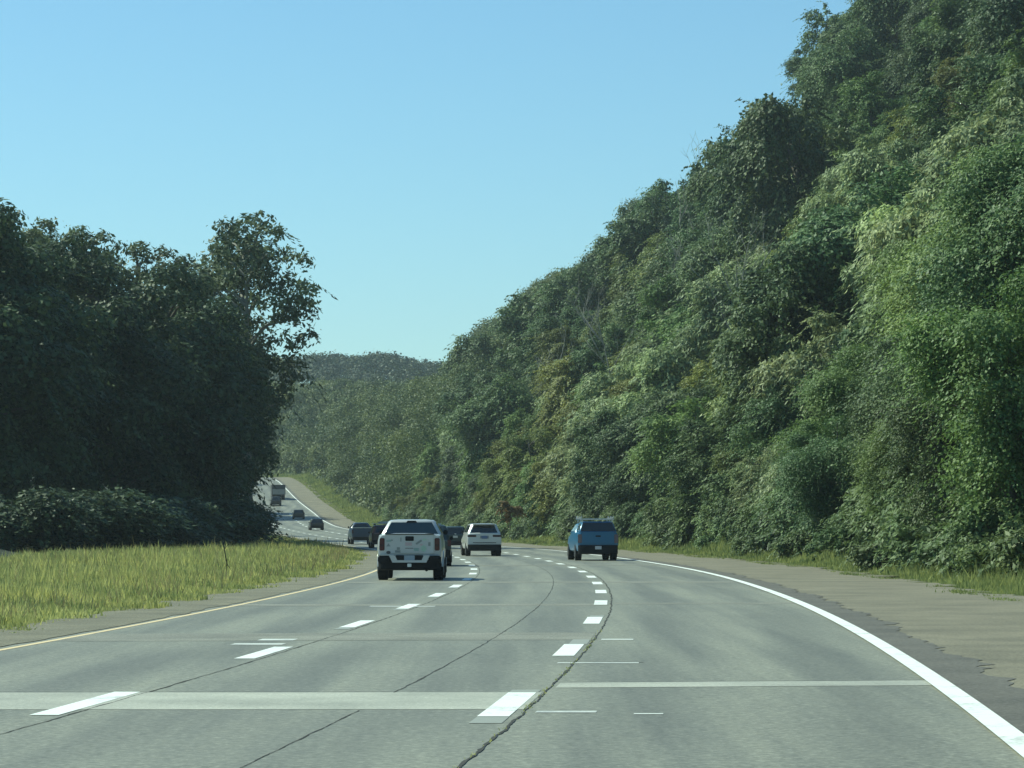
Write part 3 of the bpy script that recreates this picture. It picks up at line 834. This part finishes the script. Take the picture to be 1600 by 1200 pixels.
# crest of the hillside beyond the last rows, towards the right
rr_ = random.Random(5); top_items = []
for dd_ in (68, 78, 90, 104, 120):
    y = 240.0
    while y < 430:
        y += rr_.uniform(8, 12); x = float(RE(y)) + dd_ + rr_.uniform(-3, 3); px = 800 + F * x / y
        if px < 1150 or px > 1660: continue
        room = float(elev(px)) * y + CH - float(ground_z(x, y))
        o = put_tree('crest', x, y, max(.8, min(1.3, room / 12.5 * rr_.choice([1.0, 1.05, .94]))), 'airy_tree')
        top_items.append((o, 'crest', 'on the hill crest', px))
top_items.sort(key=lambda t: (t[3]))
for i_, t_ in enumerate(top_items):
    n_ = ORD[i_] if i_ < 16 else None
    lab = f"dark airy tree on the hill crest, {n_}{' from left' if i_ else ''}" if n_ else "dark tree crowded with others on the hill crest at the top right"
    tag(t_[0], lab, 'tree', 'trees on the hill crest')
print('crest', len(top_items))

# dead stalk in the grass
bm = bmesh.new()
tube(bm, [(0, 0, 0), (.03, 0, .5), (-.06, 0, 1.0), (-.02, 0, 1.45)], [.022, .018, .014, .008], 6)
tube(bm, [(-.04, 0, .9), (.12, 0, 1.15)], [.010, .005], 5); tube(bm, [(.02, 0, .5), (.16, 0, .3)], [.012, .006], 5)
xs = (353 - 800) / F * 90
o = bm_obj("dead_stalk", bm, simple("dry_stem", (.05, .045, .035), .9)); o.location = (xs, 90, float(ground_z(xs, 90)))
tag(o, 'thin dark dead stalk standing in the tall median grass', 'stalk')

# ---------------------------------------------------------------- vehicles
M_tyre = simple("tyre_rubber", (.011, .011, .012), .9, 0, 0, .2, dirt=.08)
M_rim = simple("wheel_rim", (.25, .25, .25), .35, .8)
M_plas = simple("black_plastic", (.009, .010, .012), .75, 0, 0, .2, dirt=.06)
M_glass = simple("tinted_glass", (.010, .015, .018), .08, 0, 0, .9, dirt=.03)
M_glassl = simple("clear_glass", (.030, .050, .060), .12, 0, 0, .8, dirt=.05)
M_tail = simple("tail_light_red", (.075, .010, .010), .35, 0, .15, .3, dirt=.05)
M_taild = simple("tail_light_dark", (.040, .008, .010), .35, 0, .15, .3, dirt=.05)
M_lens = simple("clear_lens", (.55, .55, .52), .15, 0, 1.0)
M_plate = simple("number_plate", (.30, .36, .42), .5, scale=30)
M_alu = simple("aluminium", (.62, .63, .62), .4, .6)
def paint(name, col, rough=.3, metal=.0, dirt=.12): return simple(name, col, rough, metal, .8 if max(col) > .3 else .3, .5 if max(col) > .3 else .35, dirt=dirt, scale=2.5)

def box_bm(x0, x1, y0, y1, z0, z1, bm=None):
    bm = bm or bmesh.new()
    m = Matrix.Translation(((x0 + x1) / 2, (y0 + y1) / 2, (z0 + z1) / 2)) @ Matrix.Diagonal((abs(x1 - x0), abs(y1 - y0), abs(z1 - z0), 1))
    bmesh.ops.create_cube(bm, size=1, matrix=m)
    return bm
def boxo(name, dims, mat, parent, bevel=.015):
    return bm_obj(name, box_bm(*dims), mat, parent, bevel=bevel)
def loft(rings, bm=None, cap=True):
    bm = bm or bmesh.new()
    rs_ = [[bm.verts.new(p) for p in r_] for r_ in rings]
    n = len(rs_[0])
    for a, b in zip(rs_, rs_[1:]):
        for k in range(n): bm.faces.new((a[k], a[(k + 1) % n], b[(k + 1) % n], b[k]))
    if cap:
        bm.faces.new(rs_[0][::-1]); bm.faces.new(rs_[-1])
    return bm
def body_ring(y, hw, zb, zt, crown=.03):
    h = zt - zb
    half = [(.80 * hw, zb), (.95 * hw, zb + .06), (.99 * hw, zb + .28 * h), (hw, zb + .55 * h), (.985 * hw, zb + .80 * h), (.94 * hw, zt - .03), (.86 * hw, zt), (.45 * hw, zt + crown)]
    pts = [(x, y, z) for x, z in half] + [(-x, y, z) for x, z in reversed(half)]
    return pts
def frustum_ring(z, hw, y0, y1, c=.10):
    c = min(c, hw * .5)
    return [(-hw + c, y0, z), (hw - c, y0, z), (hw, y0 + c, z), (hw, y1 - c, z), (hw - c, y1, z), (-hw + c, y1, z), (-hw, y1 - c, z), (-hw, y0 + c, z)]
def cutbool(o, cutters):
    bm = bmesh.new()
    for c in cutters: c(bm)
    me = bpy.data.meshes.new("cut"); bm.to_mesh(me); bm.free()
    co = bpy.data.objects.new("cut", me); COL.objects.link(co)
    md = o.modifiers.new("b", 'BOOLEAN'); md.operation = 'DIFFERENCE'; md.object = co; md.solver = 'EXACT'
    bpy.context.view_layer.update()
    dg = bpy.context.evaluated_depsgraph_get()
    nm = bpy.data.meshes.new_from_object(o.evaluated_get(dg))
    o.modifiers.clear(); o.data = nm
    bpy.data.objects.remove(co); 
def cyl_x(bm, x0, x1, y, z, r, seg=28):
    m = Matrix.Translation(((x0 + x1) / 2, y, z)) @ Matrix.Rotation(R(90), 4, 'Y')
    bmesh.ops.create_cone(bm, cap_ends=True, segments=seg, radius1=r, radius2=r, depth=abs(x1 - x0), matrix=m)
def wheel(parent, x, y, r, wd, side):
    rings = []
    for (xx, rr) in [(-.5, .60), (-.5, .90), (-.42, .985), (-.2, 1.0), (.2, 1.0), (.42, .985), (.5, .90), (.5, .60)]:
        rings.append([(xx * wd, math.cos(2 * math.pi * k / 28) * rr * r, math.sin(2 * math.pi * k / 28) * rr * r) for k in range(28)])
    bm = loft(rings, cap=True)
    for k in range(28):   # tread lugs
        a = 2 * math.pi * k / 28
        for sx in (-.33, 0, .33):
            m = Matrix.Rotation(a, 4, 'X') @ Matrix.Translation((sx * wd, 0, r * 1.004)) @ Matrix.Diagonal((wd * .22, r * .12, r * .03, 1))
            bmesh.ops.create_cube(bm, size=1, matrix=m)
    o = bm_obj("wheel", bm, M_tyre, parent); o.location = (x, y, r)
    bm = bmesh.new(); cyl_x(bm, side * wd * .40, side * (wd * .5 + .012), 0, 0, r * .62)
    for k in range(5):
        a = 2 * math.pi * k / 5
        m = Matrix.Rotation(a, 4, 'X') @ Matrix.Translation((side * (wd * .5 + .016), 0, r * .34)) @ Matrix.Diagonal((.02, r * .14, r * .5, 1))
        bmesh.ops.create_cube(bm, size=1, matrix=m)
    ro = bm_obj("rim", bm, M_rim, o, smooth=False)
    return o
def panel(name, c, mat, parent, nrm, th=.012, out=.006, ins=(0, 0, 0, 0)):
    """c: 4 corners bl, br, tr, tl (Vectors); nrm outward"""
    c = [Vector(p) for p in c]; nrm = Vector(nrm).normalized()
    bm = bmesh.new()
    a = [bm.verts.new(p + nrm * out) for p in c]; b = [bm.verts.new(p - nrm * th) for p in c]
    bm.faces.new(a); bm.faces.new(b[::-1])
    for k in range(4): bm.faces.new((a[k], b[k], b[(k + 1) % 4], a[(k + 1) % 4]))
    return bm_obj(name, bm, mat, parent, smooth=False)
def lerp2(c, u, v):
    bl, br, tr, tl = [Vector(p) for p in c]
    return bl.lerp(br, u).lerp(tl.lerp(tr, u), v)
def subquad(c, u0, u1, v0, v1): return [lerp2(c, u0, v0), lerp2(c, u1, v0), lerp2(c, u1, v1), lerp2(c, u0, v1)]
def qn(c, outward):
    n = (Vector(c[1]) - Vector(c[0])).cross(Vector(c[3]) - Vector(c[0])).normalized()
    return n if n.dot(Vector(outward)) > 0 else -n

def cabin(parent, mat, zb, zr, wb, wr, yb0, yb1, yr0, yr1, glass, name='cabin', rear=(.1, .9, .12, .92), splits=(.32, .66), front=True, roofh=.06, glass_side=None, merge=None):
    bm = merge or bmesh.new()
    ze = zr - roofh
    loft([frustum_ring(zb - .06, wb, yb0, yb1, .08), frustum_ring(zb, wb, yb0, yb1, .08), frustum_ring(ze, wr, yr0, yr1, .10),
          frustum_ring(ze + roofh * .7, wr - .07, yr0 + .06, yr1 - .08, .12), frustum_ring(zr, wr - .28, yr0 + .28, yr1 - .3, .12)], bm)
    gs = glass_side or glass
    rq = [(-wb + .08, yb0, zb), (wb - .08, yb0, zb), (wr - .10, yr0, ze), (-wr + .10, yr0, ze)]
    q = subquad(rq, *rear); panel('rear_window', q, glass, parent, qn(q, (0, -1, 0)))
    if front:
        fq = [(-wb + .08, yb1, zb), (wb - .08, yb1, zb), (wr - .10, yr1, ze), (-wr + .10, yr1, ze)]
        q = subquad(fq, .06, .94, .06, .94); panel('windshield', q, M_glassl, parent, qn(q, (0, 1, 0)))
    for s in (-1, 1):
        sq = [(s * wb, yb0 + .08, zb), (s * wb, yb1 - .08, zb), (s * wr, yr1 - .10, ze), (s * wr, yr0 + .10, ze)]
        edges = [0.05] + list(splits) + [.94]
        for a, b in zip(edges, edges[1:]):
            q = subquad(sq, a + .018, b - .018, .10, .90); panel('side_window', q, gs, parent, qn(q, (s, 0, 0)))
    return bm

def vehicle(name, label, cat, X, Y, col, L=4.6, W=1.85, zb=.28, belt=.95, roof=1.65, kind='suv', r=.36, tw=.25, glass=None, tail=None, heading=None,
            dirt=.04, metal=0, group='vehicles driving ahead on the highway', details=None, bumper_z=(.28, .62), bumper_mat=None, plate_z=.85, rear_q=(.08, .92, .1, .92),
            lights=(.95, .18, .12, .55), plate_w=.30, hood=None, zt_rear=None, body_smooth=True, bed=1.7, mirrors=True, roofcol=None, wr=None):
    glass = glass or M_glass; tail = tail or M_tail
    z = float(ZR(Y)) + .0
    hd = -math.atan(float(slope(Y + L / 2))) + (heading or 0)
    e = empty(name, (X, Y, z), hd)
    tag(e, label, cat, group)
    P = paint("paint_" + name, col, dirt=dirt, metal=metal)
    hw = W / 2; hood = hood or belt - .03; zt = zt_rear or belt
    st = [(0, hw * .93, zb + .12, zt - .04), (.05, hw * .975, zb + .03, zt - .01), (.3, hw, zb, zt), (L * .5, hw, zb, zt), (L - 1.5, hw, zb, (zt + hood) / 2 + .02), (L - 1.3, hw, zb, hood + .02),
          (L - .5, hw * .985, zb, hood - .06), (L - .12, hw * .92, zb + .03, hood - .16), (L, hw * .84, zb + .1, hood - .30)]
    bm = loft([body_ring(*s) for s in st])
    zr = roof; wb = hw * .93; wr_ = wr or hw * .76
    if kind == 'suv': cy = (.16, L - 1.25, .42, L - 2.05)
    elif kind == 'sedan': cy = (.62, L - 1.25, 1.25, L - 2.1)
    elif kind == 'pickup': cy = (bed + .12, L - 1.25, bed + .30, L - 2.0)
    body = bm_obj("body", bm, P, e)
    cuts = []
    for yy in (L * .19 if kind != 'pickup' else 1.15, L - .88):
        for s in (-1, 1):
            cuts.append(lambda b, yy=yy, s=s: cyl_x(b, s * (hw - .36), s * (hw + .2), yy, r, r + .07))
    if kind == 'pickup' and details != 'cap': cuts.append(lambda b: box_bm(-hw + .12, hw - .12, .09, bed, zt - .5, zt + .2, b))
    cutbool(body, cuts)
    for p in body.data.polygons: p.use_smooth = True
    body.data.set_sharp_from_angle(angle=R(30))
    cb = cabin(e, P, zt if kind != 'pickup' else zt, zr, wb, wr_, cy[0], cy[1], cy[2], cy[3], glass, rear=rear_q, splits=(.3, .62) if kind != 'pickup' else (.45,))
    bm_obj("cabin", cb, P if roofcol is None else paint("roof_" + name, roofcol), e)
    for s in (-1, 1):
        wheel(e, s * (hw - tw / 2 + .005), (L * .19 if kind != 'pickup' else 1.15), r, tw, s)
        wheel(e, s * (hw - tw / 2 + .005), L - .88, r, tw, s)
        if lights:
            lz1, lw, _, lh = lights
            boxo("tail_light", (s * (hw * .97 - lw), s * (hw * .985), -.012, .16, lz1 - lh, lz1), tail, e, .018)
        if mirrors:
            mb = box_bm(s * (hw - .06), s * (hw + .08), cy[1] - .42, cy[1] - .34, belt - .02, belt + .12); bm_obj("mirror", mb, M_plas, e, bevel=.03)
    bz0, bz1 = bumper_z
    bmat = bumper_mat or M_plas
    bb = loft([[(-hw * .96, .10, bz0), (hw * .96, .10, bz0), (hw * .96, .10, bz1), (-hw * .96, .10, bz1)],
               [(-hw * .95, -.02, bz0), (hw * .95, -.02, bz0), (hw * .95, -.02, bz1), (-hw * .95, -.02, bz1)],
               [(-hw * .86, -.10, bz0 + .04), (hw * .86, -.10, bz0 + .04), (hw * .86, -.10, bz1 - .03), (-hw * .86, -.10, bz1 - .03)]])
    bm_obj("rear_bumper", bb, bmat, e, bevel=.02)
    for s in (-1, 1): boxo("headlight", (s * (hw * .60), s * (hw * .88), L - .16, L - .02, hood - .34, hood - .18), M_lens, e, .02)
    return e, P

def plate(e, z, y=-.03, x=0, wd=.30, h=.15, mat=None):
    boxo("number_plate", (x - wd / 2, x + wd / 2, y - .015, y, z - h / 2, z + h / 2), mat or M_plate, e, .004)

# 1 white pickup ------------------------------------------------------
Xp = (640 - 800) / F * 92.2
e, P = vehicle("white_pickup", 'white pickup truck with stickers on its tailgate, nearest on the road', 'pickup truck', Xp, 92.2, (.50, .51, .50), L=5.4, W=1.93, zb=.42,
               belt=1.36, roof=1.80, kind='pickup', r=.40, tw=.30, glass=M_glassl, lights=None, dirt=.25, bumper_z=(.30, .60), hood=1.20, rear_q=(.01, .99, .02, .92), wr=.70, plate_w=.3, bed=1.6, heading=.008)
boxo("tailgate", (-.72, .72, -.035, .06, .78, 1.365), P, e, .02)
tg = [c for c in e.children if c.name.startswith("tailgate")][0]
boxo("handle", (-.125, .125, -.052, -.03, 1.165, 1.30), M_plas, tg, .015)
boxo("spoiler_lip", (-.72, .72, -.06, .05, 1.352, 1.378), M_plas, tg, .008)
M_st = [simple("sticker_grey", (.25, .27, .26), .5, dirt=.8, scale=40), simple("sticker_green", (.42, .58, .44), .5, dirt=.5, scale=30), simple("sticker_pink", (.55, .42, .42), .5, dirt=.6, scale=40),
        simple("sticker_dark", (.05, .05, .055), .5, dirt=.3, scale=40), simple("sticker_teal", (.30, .42, .38), .5, dirt=.7, scale=40)]
def sticker(x, z, ww, h, m, rot=0, shape='rect'):
    bm = bmesh.new()
    n = 4 if shape == 'rect' else 16 if shape == 'oval' else 3
    a0 = math.pi / 4 if n == 4 else math.pi / 2 if n == 3 else 0
    k = 1.414 if n == 4 else 1.2 if n == 3 else 1
    pts = [(math.cos(a0 + 2 * math.pi * i / n) * ww / 2 * k, math.sin(a0 + 2 * math.pi * i / n) * h / 2 * k) for i in range(n)]
    cr, sr = math.cos(rot), math.sin(rot)
    pts = [(px_ * cr - py_ * sr, px_ * sr + py_ * cr) for px_, py_ in pts]
    A = [bm.verts.new((x + a, -.0375, z + b)) for a, b in pts]; B = [bm.verts.new((x + a, -.034, z + b)) for a, b in pts]
    bm.faces.new(A); bm.faces.new(B[::-1])
    for i in range(n): bm.faces.new((A[i], B[i], B[(i + 1) % n], A[(i + 1) % n]))
    bm_obj("sticker", bm, M_st[m], tg, smooth=False)
def tpx(px, py): return ((px - 639.5) / 53.2, (907 - py) / 53.2)
for (px, py, ww, h, m, rot, shp) in [(607, 845, .14, .06, 4, .1, 'rect'), (612, 844, .06, .07, 0, 0, 'tri'), (606.5, 852, .12, .11, 0, 0, 'tri'), (606.5, 863, .13, .09, 3, 0, 'oval'),
        (622, 857, .09, .08, 0, 0, 'rect'), (621, 861.5, .16, .07, 0, 0, 'rect'), (638, 850, .20, .10, 2, 0, 'rect'), (639, 856.5, .24, .018, 3, 0, 'rect'), (626, 843, .03, .12, 0, 0, 'rect'),
        (654, 847, .20, .06, 0, .6, 'rect'), (658, 851, .09, .06, 2, 0, 'oval'), (650, 858.5, .15, .09, 4, 0, 'rect'), (661.5, 857, .17, .19, 1, 0, 'oval'), (670.5, 850, .07, .11, 0, 0, 'rect'), (663, 843, .10, .05, 1, .2, 'rect')]:
    x_, z_ = tpx(px, py); sticker(x_, z_, ww, h, m, rot, shp)
for s in (-1, 1):
    t_ = boxo("tail_light", (s * .735, s * .885, -.03, .12, .88, 1.25), M_tail, e, .02)
    boxo("reverse_lens", (s * .76, s * .86, -.036, -.02, 1.0, 1.07), M_taild, t_, .006)
    fl = loft([[(s * (.93 + .055 * k), 1.15 + math.cos(a) * (.50 - .03 * k), .40 + math.sin(a) * (.50 - .03 * k)) for a in [math.pi * i / 12 for i in range(13)]] + [(s * (.93 + .055 * k), 1.15 + math.cos(a) * .43, .40 + math.sin(a) * .43) for a in [math.pi * (12 - i) / 12 for i in range(13)]] for k in (0, 1)])
    bm_obj("fender_flare", fl, P, e)
    # bumper corner steps
    boxo("step_corner", (s * .56, s * .93, -.19, .05, .52, .73), M_plas, e, .04)
# white centre of the bumper around the plate recess
def poly_slab(name, pts, y0, y1, mat, parent, bev=.01):
    bm = bmesh.new(); A = [bm.verts.new((x, y0, z)) for x, z in pts]; B = [bm.verts.new((x, y1, z)) for x, z in pts]
    bm.faces.new(A); bm.faces.new(B[::-1]); n = len(pts)
    for i in range(n): bm.faces.new((A[i], B[i], B[(i + 1) % n], A[(i + 1) % n]))
    return bm_obj(name, bm, mat, parent, smooth=False)
poly_slab("bumper_face", [(-.60, .74), (-.42, .74), (-.36, .60), (.36, .60), (.42, .74), (.60, .74), (.50, .53), (-.50, .53)], -.20, -.02, P, e)
boxo("plate_recess", (-.41, .41, -.15, .0, .585, .745), M_plas, e, .02)
boxo("bumper_top", (-.90, -.44, -.17, .0, .735, .765), P, e, .008)
plate(e, .665, -.155, wd=.31, h=.15)
boxo("hitch", (-.06, .06, -.24, -.05, .40, .50), M_alu, e, .01)
bm = bmesh.new(); bmesh.ops.create_cone(bm, cap_ends=True, segments=14, radius1=.04, radius2=.04, depth=.4, matrix=Matrix.Translation((.5, .0, .31)) @ Matrix.Rotation(R(90), 4, 'X'))
bm_obj("exhaust_pipe", bm, M_plas, e)
poly_slab("brake_lamp", [(-.17, 1.70), (.17, 1.70), (.12, 1.765), (-.12, 1.765)], 1.87, 1.90, M_plas, e)
for s in (-1, 1): boxo("headrest", (s * .22, s * .48, 2.25, 2.35, 1.38, 1.56), M_plas, e, .04)

# 2 dark SUV just ahead of it ----------------------------------------
e, P = vehicle("dark_suv", 'dark grey SUV with a pale roof, mostly hidden behind the white pickup', 'SUV', (668 - 800) / F * 124.5, 124.5, (.030, .048, .055), L=4.7, W=1.9, belt=1.05, roof=1.66, zb=.3,
               r=.36, roofcol=None, lights=(1.05, .14, 0, .26), bumper_z=(.3, .66))
plate(e, .82)
boxo("roof_panel", (-.55, .55, .9, 2.4, 1.66, 1.70), simple("pale_roof", (.55, .57, .58), .35, dirt=.1), e, .015)  # the light-coloured roof itself, a thin slab over the dark cabin
boxo("side_highlight", (.945, .955, 1.2, 3.4, .62, .68), M_alu, e, .003)  # bright strip painting the highlight on the body side, no real trim
# 3 dark hatch --------------------------------------------------------
e, P = vehicle("dark_hatchback", 'dark teal hatchback with a small white plate, left of the white SUV', 'hatchback', (711.5 - 800) / F * 218, 218, (.030, .050, .055), L=4.3, W=1.74, belt=.98, roof=1.58, zb=.26,
               r=.33, lights=(1.10, .16, 0, .30), bumper_z=(.26, .55), tail=M_taild, roofcol=None)
plate(e, .86, wd=.32, mat=simple("white_plate", (.7, .7, .66), .5)); boxo("emblem", (-.06, .06, -.02, .0, 1.02, 1.09), M_alu, e, .01)
# 4 white SUV ---------------------------------------------------------
Pw = (.60, .61, .60)
e, P = vehicle("white_suv", 'white SUV with dark lower bumper in the middle lane', 'SUV', (757 - 800) / F * 167, 167, Pw, L=4.8, W=1.88, belt=1.22, roof=1.74, zb=.34, r=.37, tw=.26,
               lights=None, bumper_z=(.28, .62), rear_q=(.04, .96, .06, .90), hood=1.08, wr=.68, heading=.04)
for s in (-1, 1):
    boxo("tail_light", (s * .44, s * .90, -.022, .14, 1.02, 1.13), M_taild, e, .02)
boxo("plate_recess", (-.24, .24, -.016, .02, .92, 1.10), simple("recess_grey", (.22, .24, .27), .5), e, .02)
plate(e, 1.0, -.017, wd=.30, mat=simple("blue_plate", (.10, .16, .32), .5))
boxo("bumper_seam", (-.62, .62, -.02, .02, .70, .73), M_plas, e, .005)
boxo("spoiler", (-.60, .60, .20, .50, 1.68, 1.72), P, e, .012)
# 5 blue pickup with cap and ladder rack -------------------------------
Xb = (934.5 - 800) / F * 145
e, P = vehicle("blue_pickup", 'blue pickup with a truck cap and a ladder rack in the right lane', 'pickup truck', Xb, 145, (.035, .145, .28), L=5.5, W=1.93, zb=.40, belt=1.32, roof=1.74, kind='pickup', r=.39, tw=.29,
               lights=None, hood=1.18, details='cap', bumper_z=(.30, .72), rear_q=(.06, .94, .1, .9), metal=.1, wr=.72, heading=.035)
boxo("tailgate", (-.74, .74, -.03, .05, .76, 1.33), P, e, .02)
tg2 = [c for c in e.children if c.name.startswith("tailgate")][0]
boxo("handle", (-.12, .12, -.045, -.02, 1.10, 1.17), M_plas, tg2, .01)
for s in (-1, 1): boxo("tail_light", (s * .755, s * .935, -.025, .14, .82, 1.22), simple("pale_red_lens", (.13, .085, .12), .25, 0, 1), e, .02)
plate(e, .60, -.105, wd=.30, mat=simple("white_plate2", (.62, .62, .64), .5))
bm = loft([frustum_ring(1.32, .86, .03, 1.68, .05), frustum_ring(1.36, .86, .04, 1.68, .05), frustum_ring(1.76, .72, .28, 1.68, .08), frustum_ring(1.82, .62, .36, 1.62, .08)])
cap = bm_obj("truck_cap", bm, P, e)
q = subquad([(-.84, .035, 1.345), (.84, .035, 1.345), (.69, .28, 1.77), (-.69, .28, 1.77)], .01, .99, .02, .97); panel("cap_window", q, M_glass, cap, qn(q, (0, -1, 0)), out=.012)
for s in (-1, 1):
    q = subquad([(s * .86, .12, 1.36), (s * .86, 1.6, 1.36), (s * .72, 1.6, 1.76), (s * .72, .40, 1.76)], .08, .94, .15, .85); panel("cap_window", q, M_glassl, cap, qn(q, (s, 0, 0)))
rk = boxo("ladder_rack", (-.79, .79, .35, .43, 1.885, 1.935), M_alu, e, .01)
for yy in (1.4, 2.6): boxo("cross_bar", (-.79, .79, yy, yy + .08, 1.90, 1.955), M_alu, rk, .01)
for s in (-1, 1):
    boxo("side_rail", (s * .70, s * .76, .3, 2.9, 1.955, 1.99), M_alu, rk, .008)
    for yy in (.38, 1.43, 2.63):
        boxo("post", (s * .66, s * .71, yy - .02, yy + .03, 1.76, 1.92), M_alu, rk, .006)
        boxo("stop", (s * .72, s * .77, yy - .03, yy + .03, 1.95, 2.07), M_alu, rk, .01)
# 6 dark blue pickup ---------------------------------------------------
e, P = vehicle("navy_pickup", 'dark blue pickup truck in the left lane, leftmost of the nearby vehicles', 'pickup truck', (567 - 800) / F * 262, 262, (.030, .055, .11), L=5.4, W=1.86, zb=.38, belt=1.40, roof=1.84, kind='pickup', r=.37,
               lights=(1.25, .14, 0, .35), tail=M_taild, bumper_z=(.34, .62), hood=1.2, wr=.60)
boxo("tailgate", (-.74, .74, -.03, .05, .74, 1.37), P, e, .02); boxo("bed_rail_cap", (-.90, .90, -.03, .10, 1.375, 1.43), M_alu, e, .01)  # bright strip along the tailgate top, sunlit edge put in as colour
# 7 maroon SUV with roof rack -----------------------------------------
e, P = vehicle("maroon_suv", 'dark maroon SUV with roof bars, partly behind the white pickup on its left', 'SUV', (601 - 800) / F * 226, 226, (.055, .022, .028), L=4.7, W=1.88, belt=1.08, roof=1.68, zb=.3, r=.36,
               lights=(1.12, .15, 0, .45), tail=M_taild, bumper_z=(.3, .6))
for yy in (.9, 2.2): boxo("roof_bar", (-.80, .80, yy, yy + .07, 1.76, 1.80), M_alu, e, .01)
boxo("roof_pod", (-.35, .45, .8, 2.5, 1.80, 1.92), simple("white_pod", (.75, .76, .75), .35, dirt=.1), e, .04)
for s in (-1, 1):
    boxo("roof_rail", (s * .60, s * .64, .6, 2.7, 1.66, 1.77), M_plas, e, .01)
# 8 small dark hatch further on
e, P = vehicle("black_hatchback", 'small black hatchback alone on the distant road in sunlight', 'hatchback', (495.5 - 800) / F * 400, 400, (.020, .022, .026), L=4.2, W=1.76, belt=.92, roof=1.48, zb=.26, r=.33, lights=(.95, .2, 0, .2), tail=M_taild)
# 9 dark car in the shade
e, P = vehicle("dark_sedan", 'dark car on the distant road inside the band of shade', 'car', (467 - 800) / F * 487, 487, (.018, .020, .024), L=4.4, W=1.80, belt=.95, roof=1.5, zb=.26, r=.33, lights=(.95, .2, 0, .2), tail=M_taild)
# 11 grey pickup near truck
e, P = vehicle("grey_suv", 'dark grey SUV close behind the box truck on the distant climb', 'SUV', (431.5 - 800) / F * 547, 547, (.05, .05, .055), L=4.6, W=1.85, belt=1.0, roof=1.65, zb=.3, r=.35, lights=(1.05, .15, 0, .3), tail=M_taild)
# 10 box truck
def box_truck(X, Y):
    e = empty("box_truck", (X, Y, float(ZR(Y))), -math.atan(float(slope(Y + 4))))
    tag(e, 'box truck with dark top and pale lower panel climbing the distant road', 'truck', 'vehicles driving ahead on the highway')
    Pd = simple("truck_dark", (.05, .052, .055), .6); Pl = simple("truck_pale", (.36, .35, .33), .6, dirt=.3)
    bx = boxo("cargo_box", (-1.22, 1.22, 0, 6.2, .95, 2.75), Pd, e, .03)
    boxo("rear_door", (-1.12, 1.12, -.03, .01, 1.0, 1.95), Pl, bx, .01)
    boxo("door_header", (-1.2, 1.2, -.025, .01, 1.97, 2.72), Pd, bx, .01)
    boxo("chassis", (-.5, .5, .2, 8.0, .55, .94), M_plas, e, .02)
    bm = loft([frustum_ring(.5, 1.05, 6.3, 8.3, .1), frustum_ring(1.4, 1.05, 6.3, 8.3, .1), frustum_ring(2.2, .95, 6.3, 7.7, .12), frustum_ring(2.3, .8, 6.4, 7.5, .12)])
    cb = bm_obj("cab", bm, Pl, e); boxo("windshield", (-.85, .85, 7.98, 8.02, 1.5, 2.0), M_glassl, cb, .01)
    boxo("rear_bumper", (-1.1, 1.1, -.12, .02, .45, .62), M_plas, e, .02)
    for s in (-1, 1):
        boxo("tail_light", (s * .95, s * 1.15, -.14, -.1, .66, .80), M_tail, e, .01)
        wheel(e, s * .92, 1.6, .48, .5, s); wheel(e, s * .98, 7.2, .48, .28, s)
box_truck((435.5 - 800) / F * 572, 572)

# ---------------------------------------------------------------- haze
def haze():
    bm = box_bm(-2600, 2600, -420, 2650, -4, 175)
    m = bpy.data.materials.new("haze_air"); m.use_nodes = True
    n = m.node_tree.nodes; n.clear(); out = n.new("ShaderNodeOutputMaterial"); v = n.new("ShaderNodeVolumePrincipled")
    v.inputs["Color"].default_value = (.80, .92, 1.0, 1); v.inputs["Density"].default_value = HAZE_D
    v.inputs["Anisotropy"].default_value = .2
    m.node_tree.links.new(v.outputs[0], out.inputs["Volume"])
    o = bm_obj("haze", bm, m, None, smooth=False); o["kind"] = 'stuff'; o["label"] = 'thin pale blue haze filling the valley air'; o["category"] = 'haze'
HAZE_D = .00015
haze()
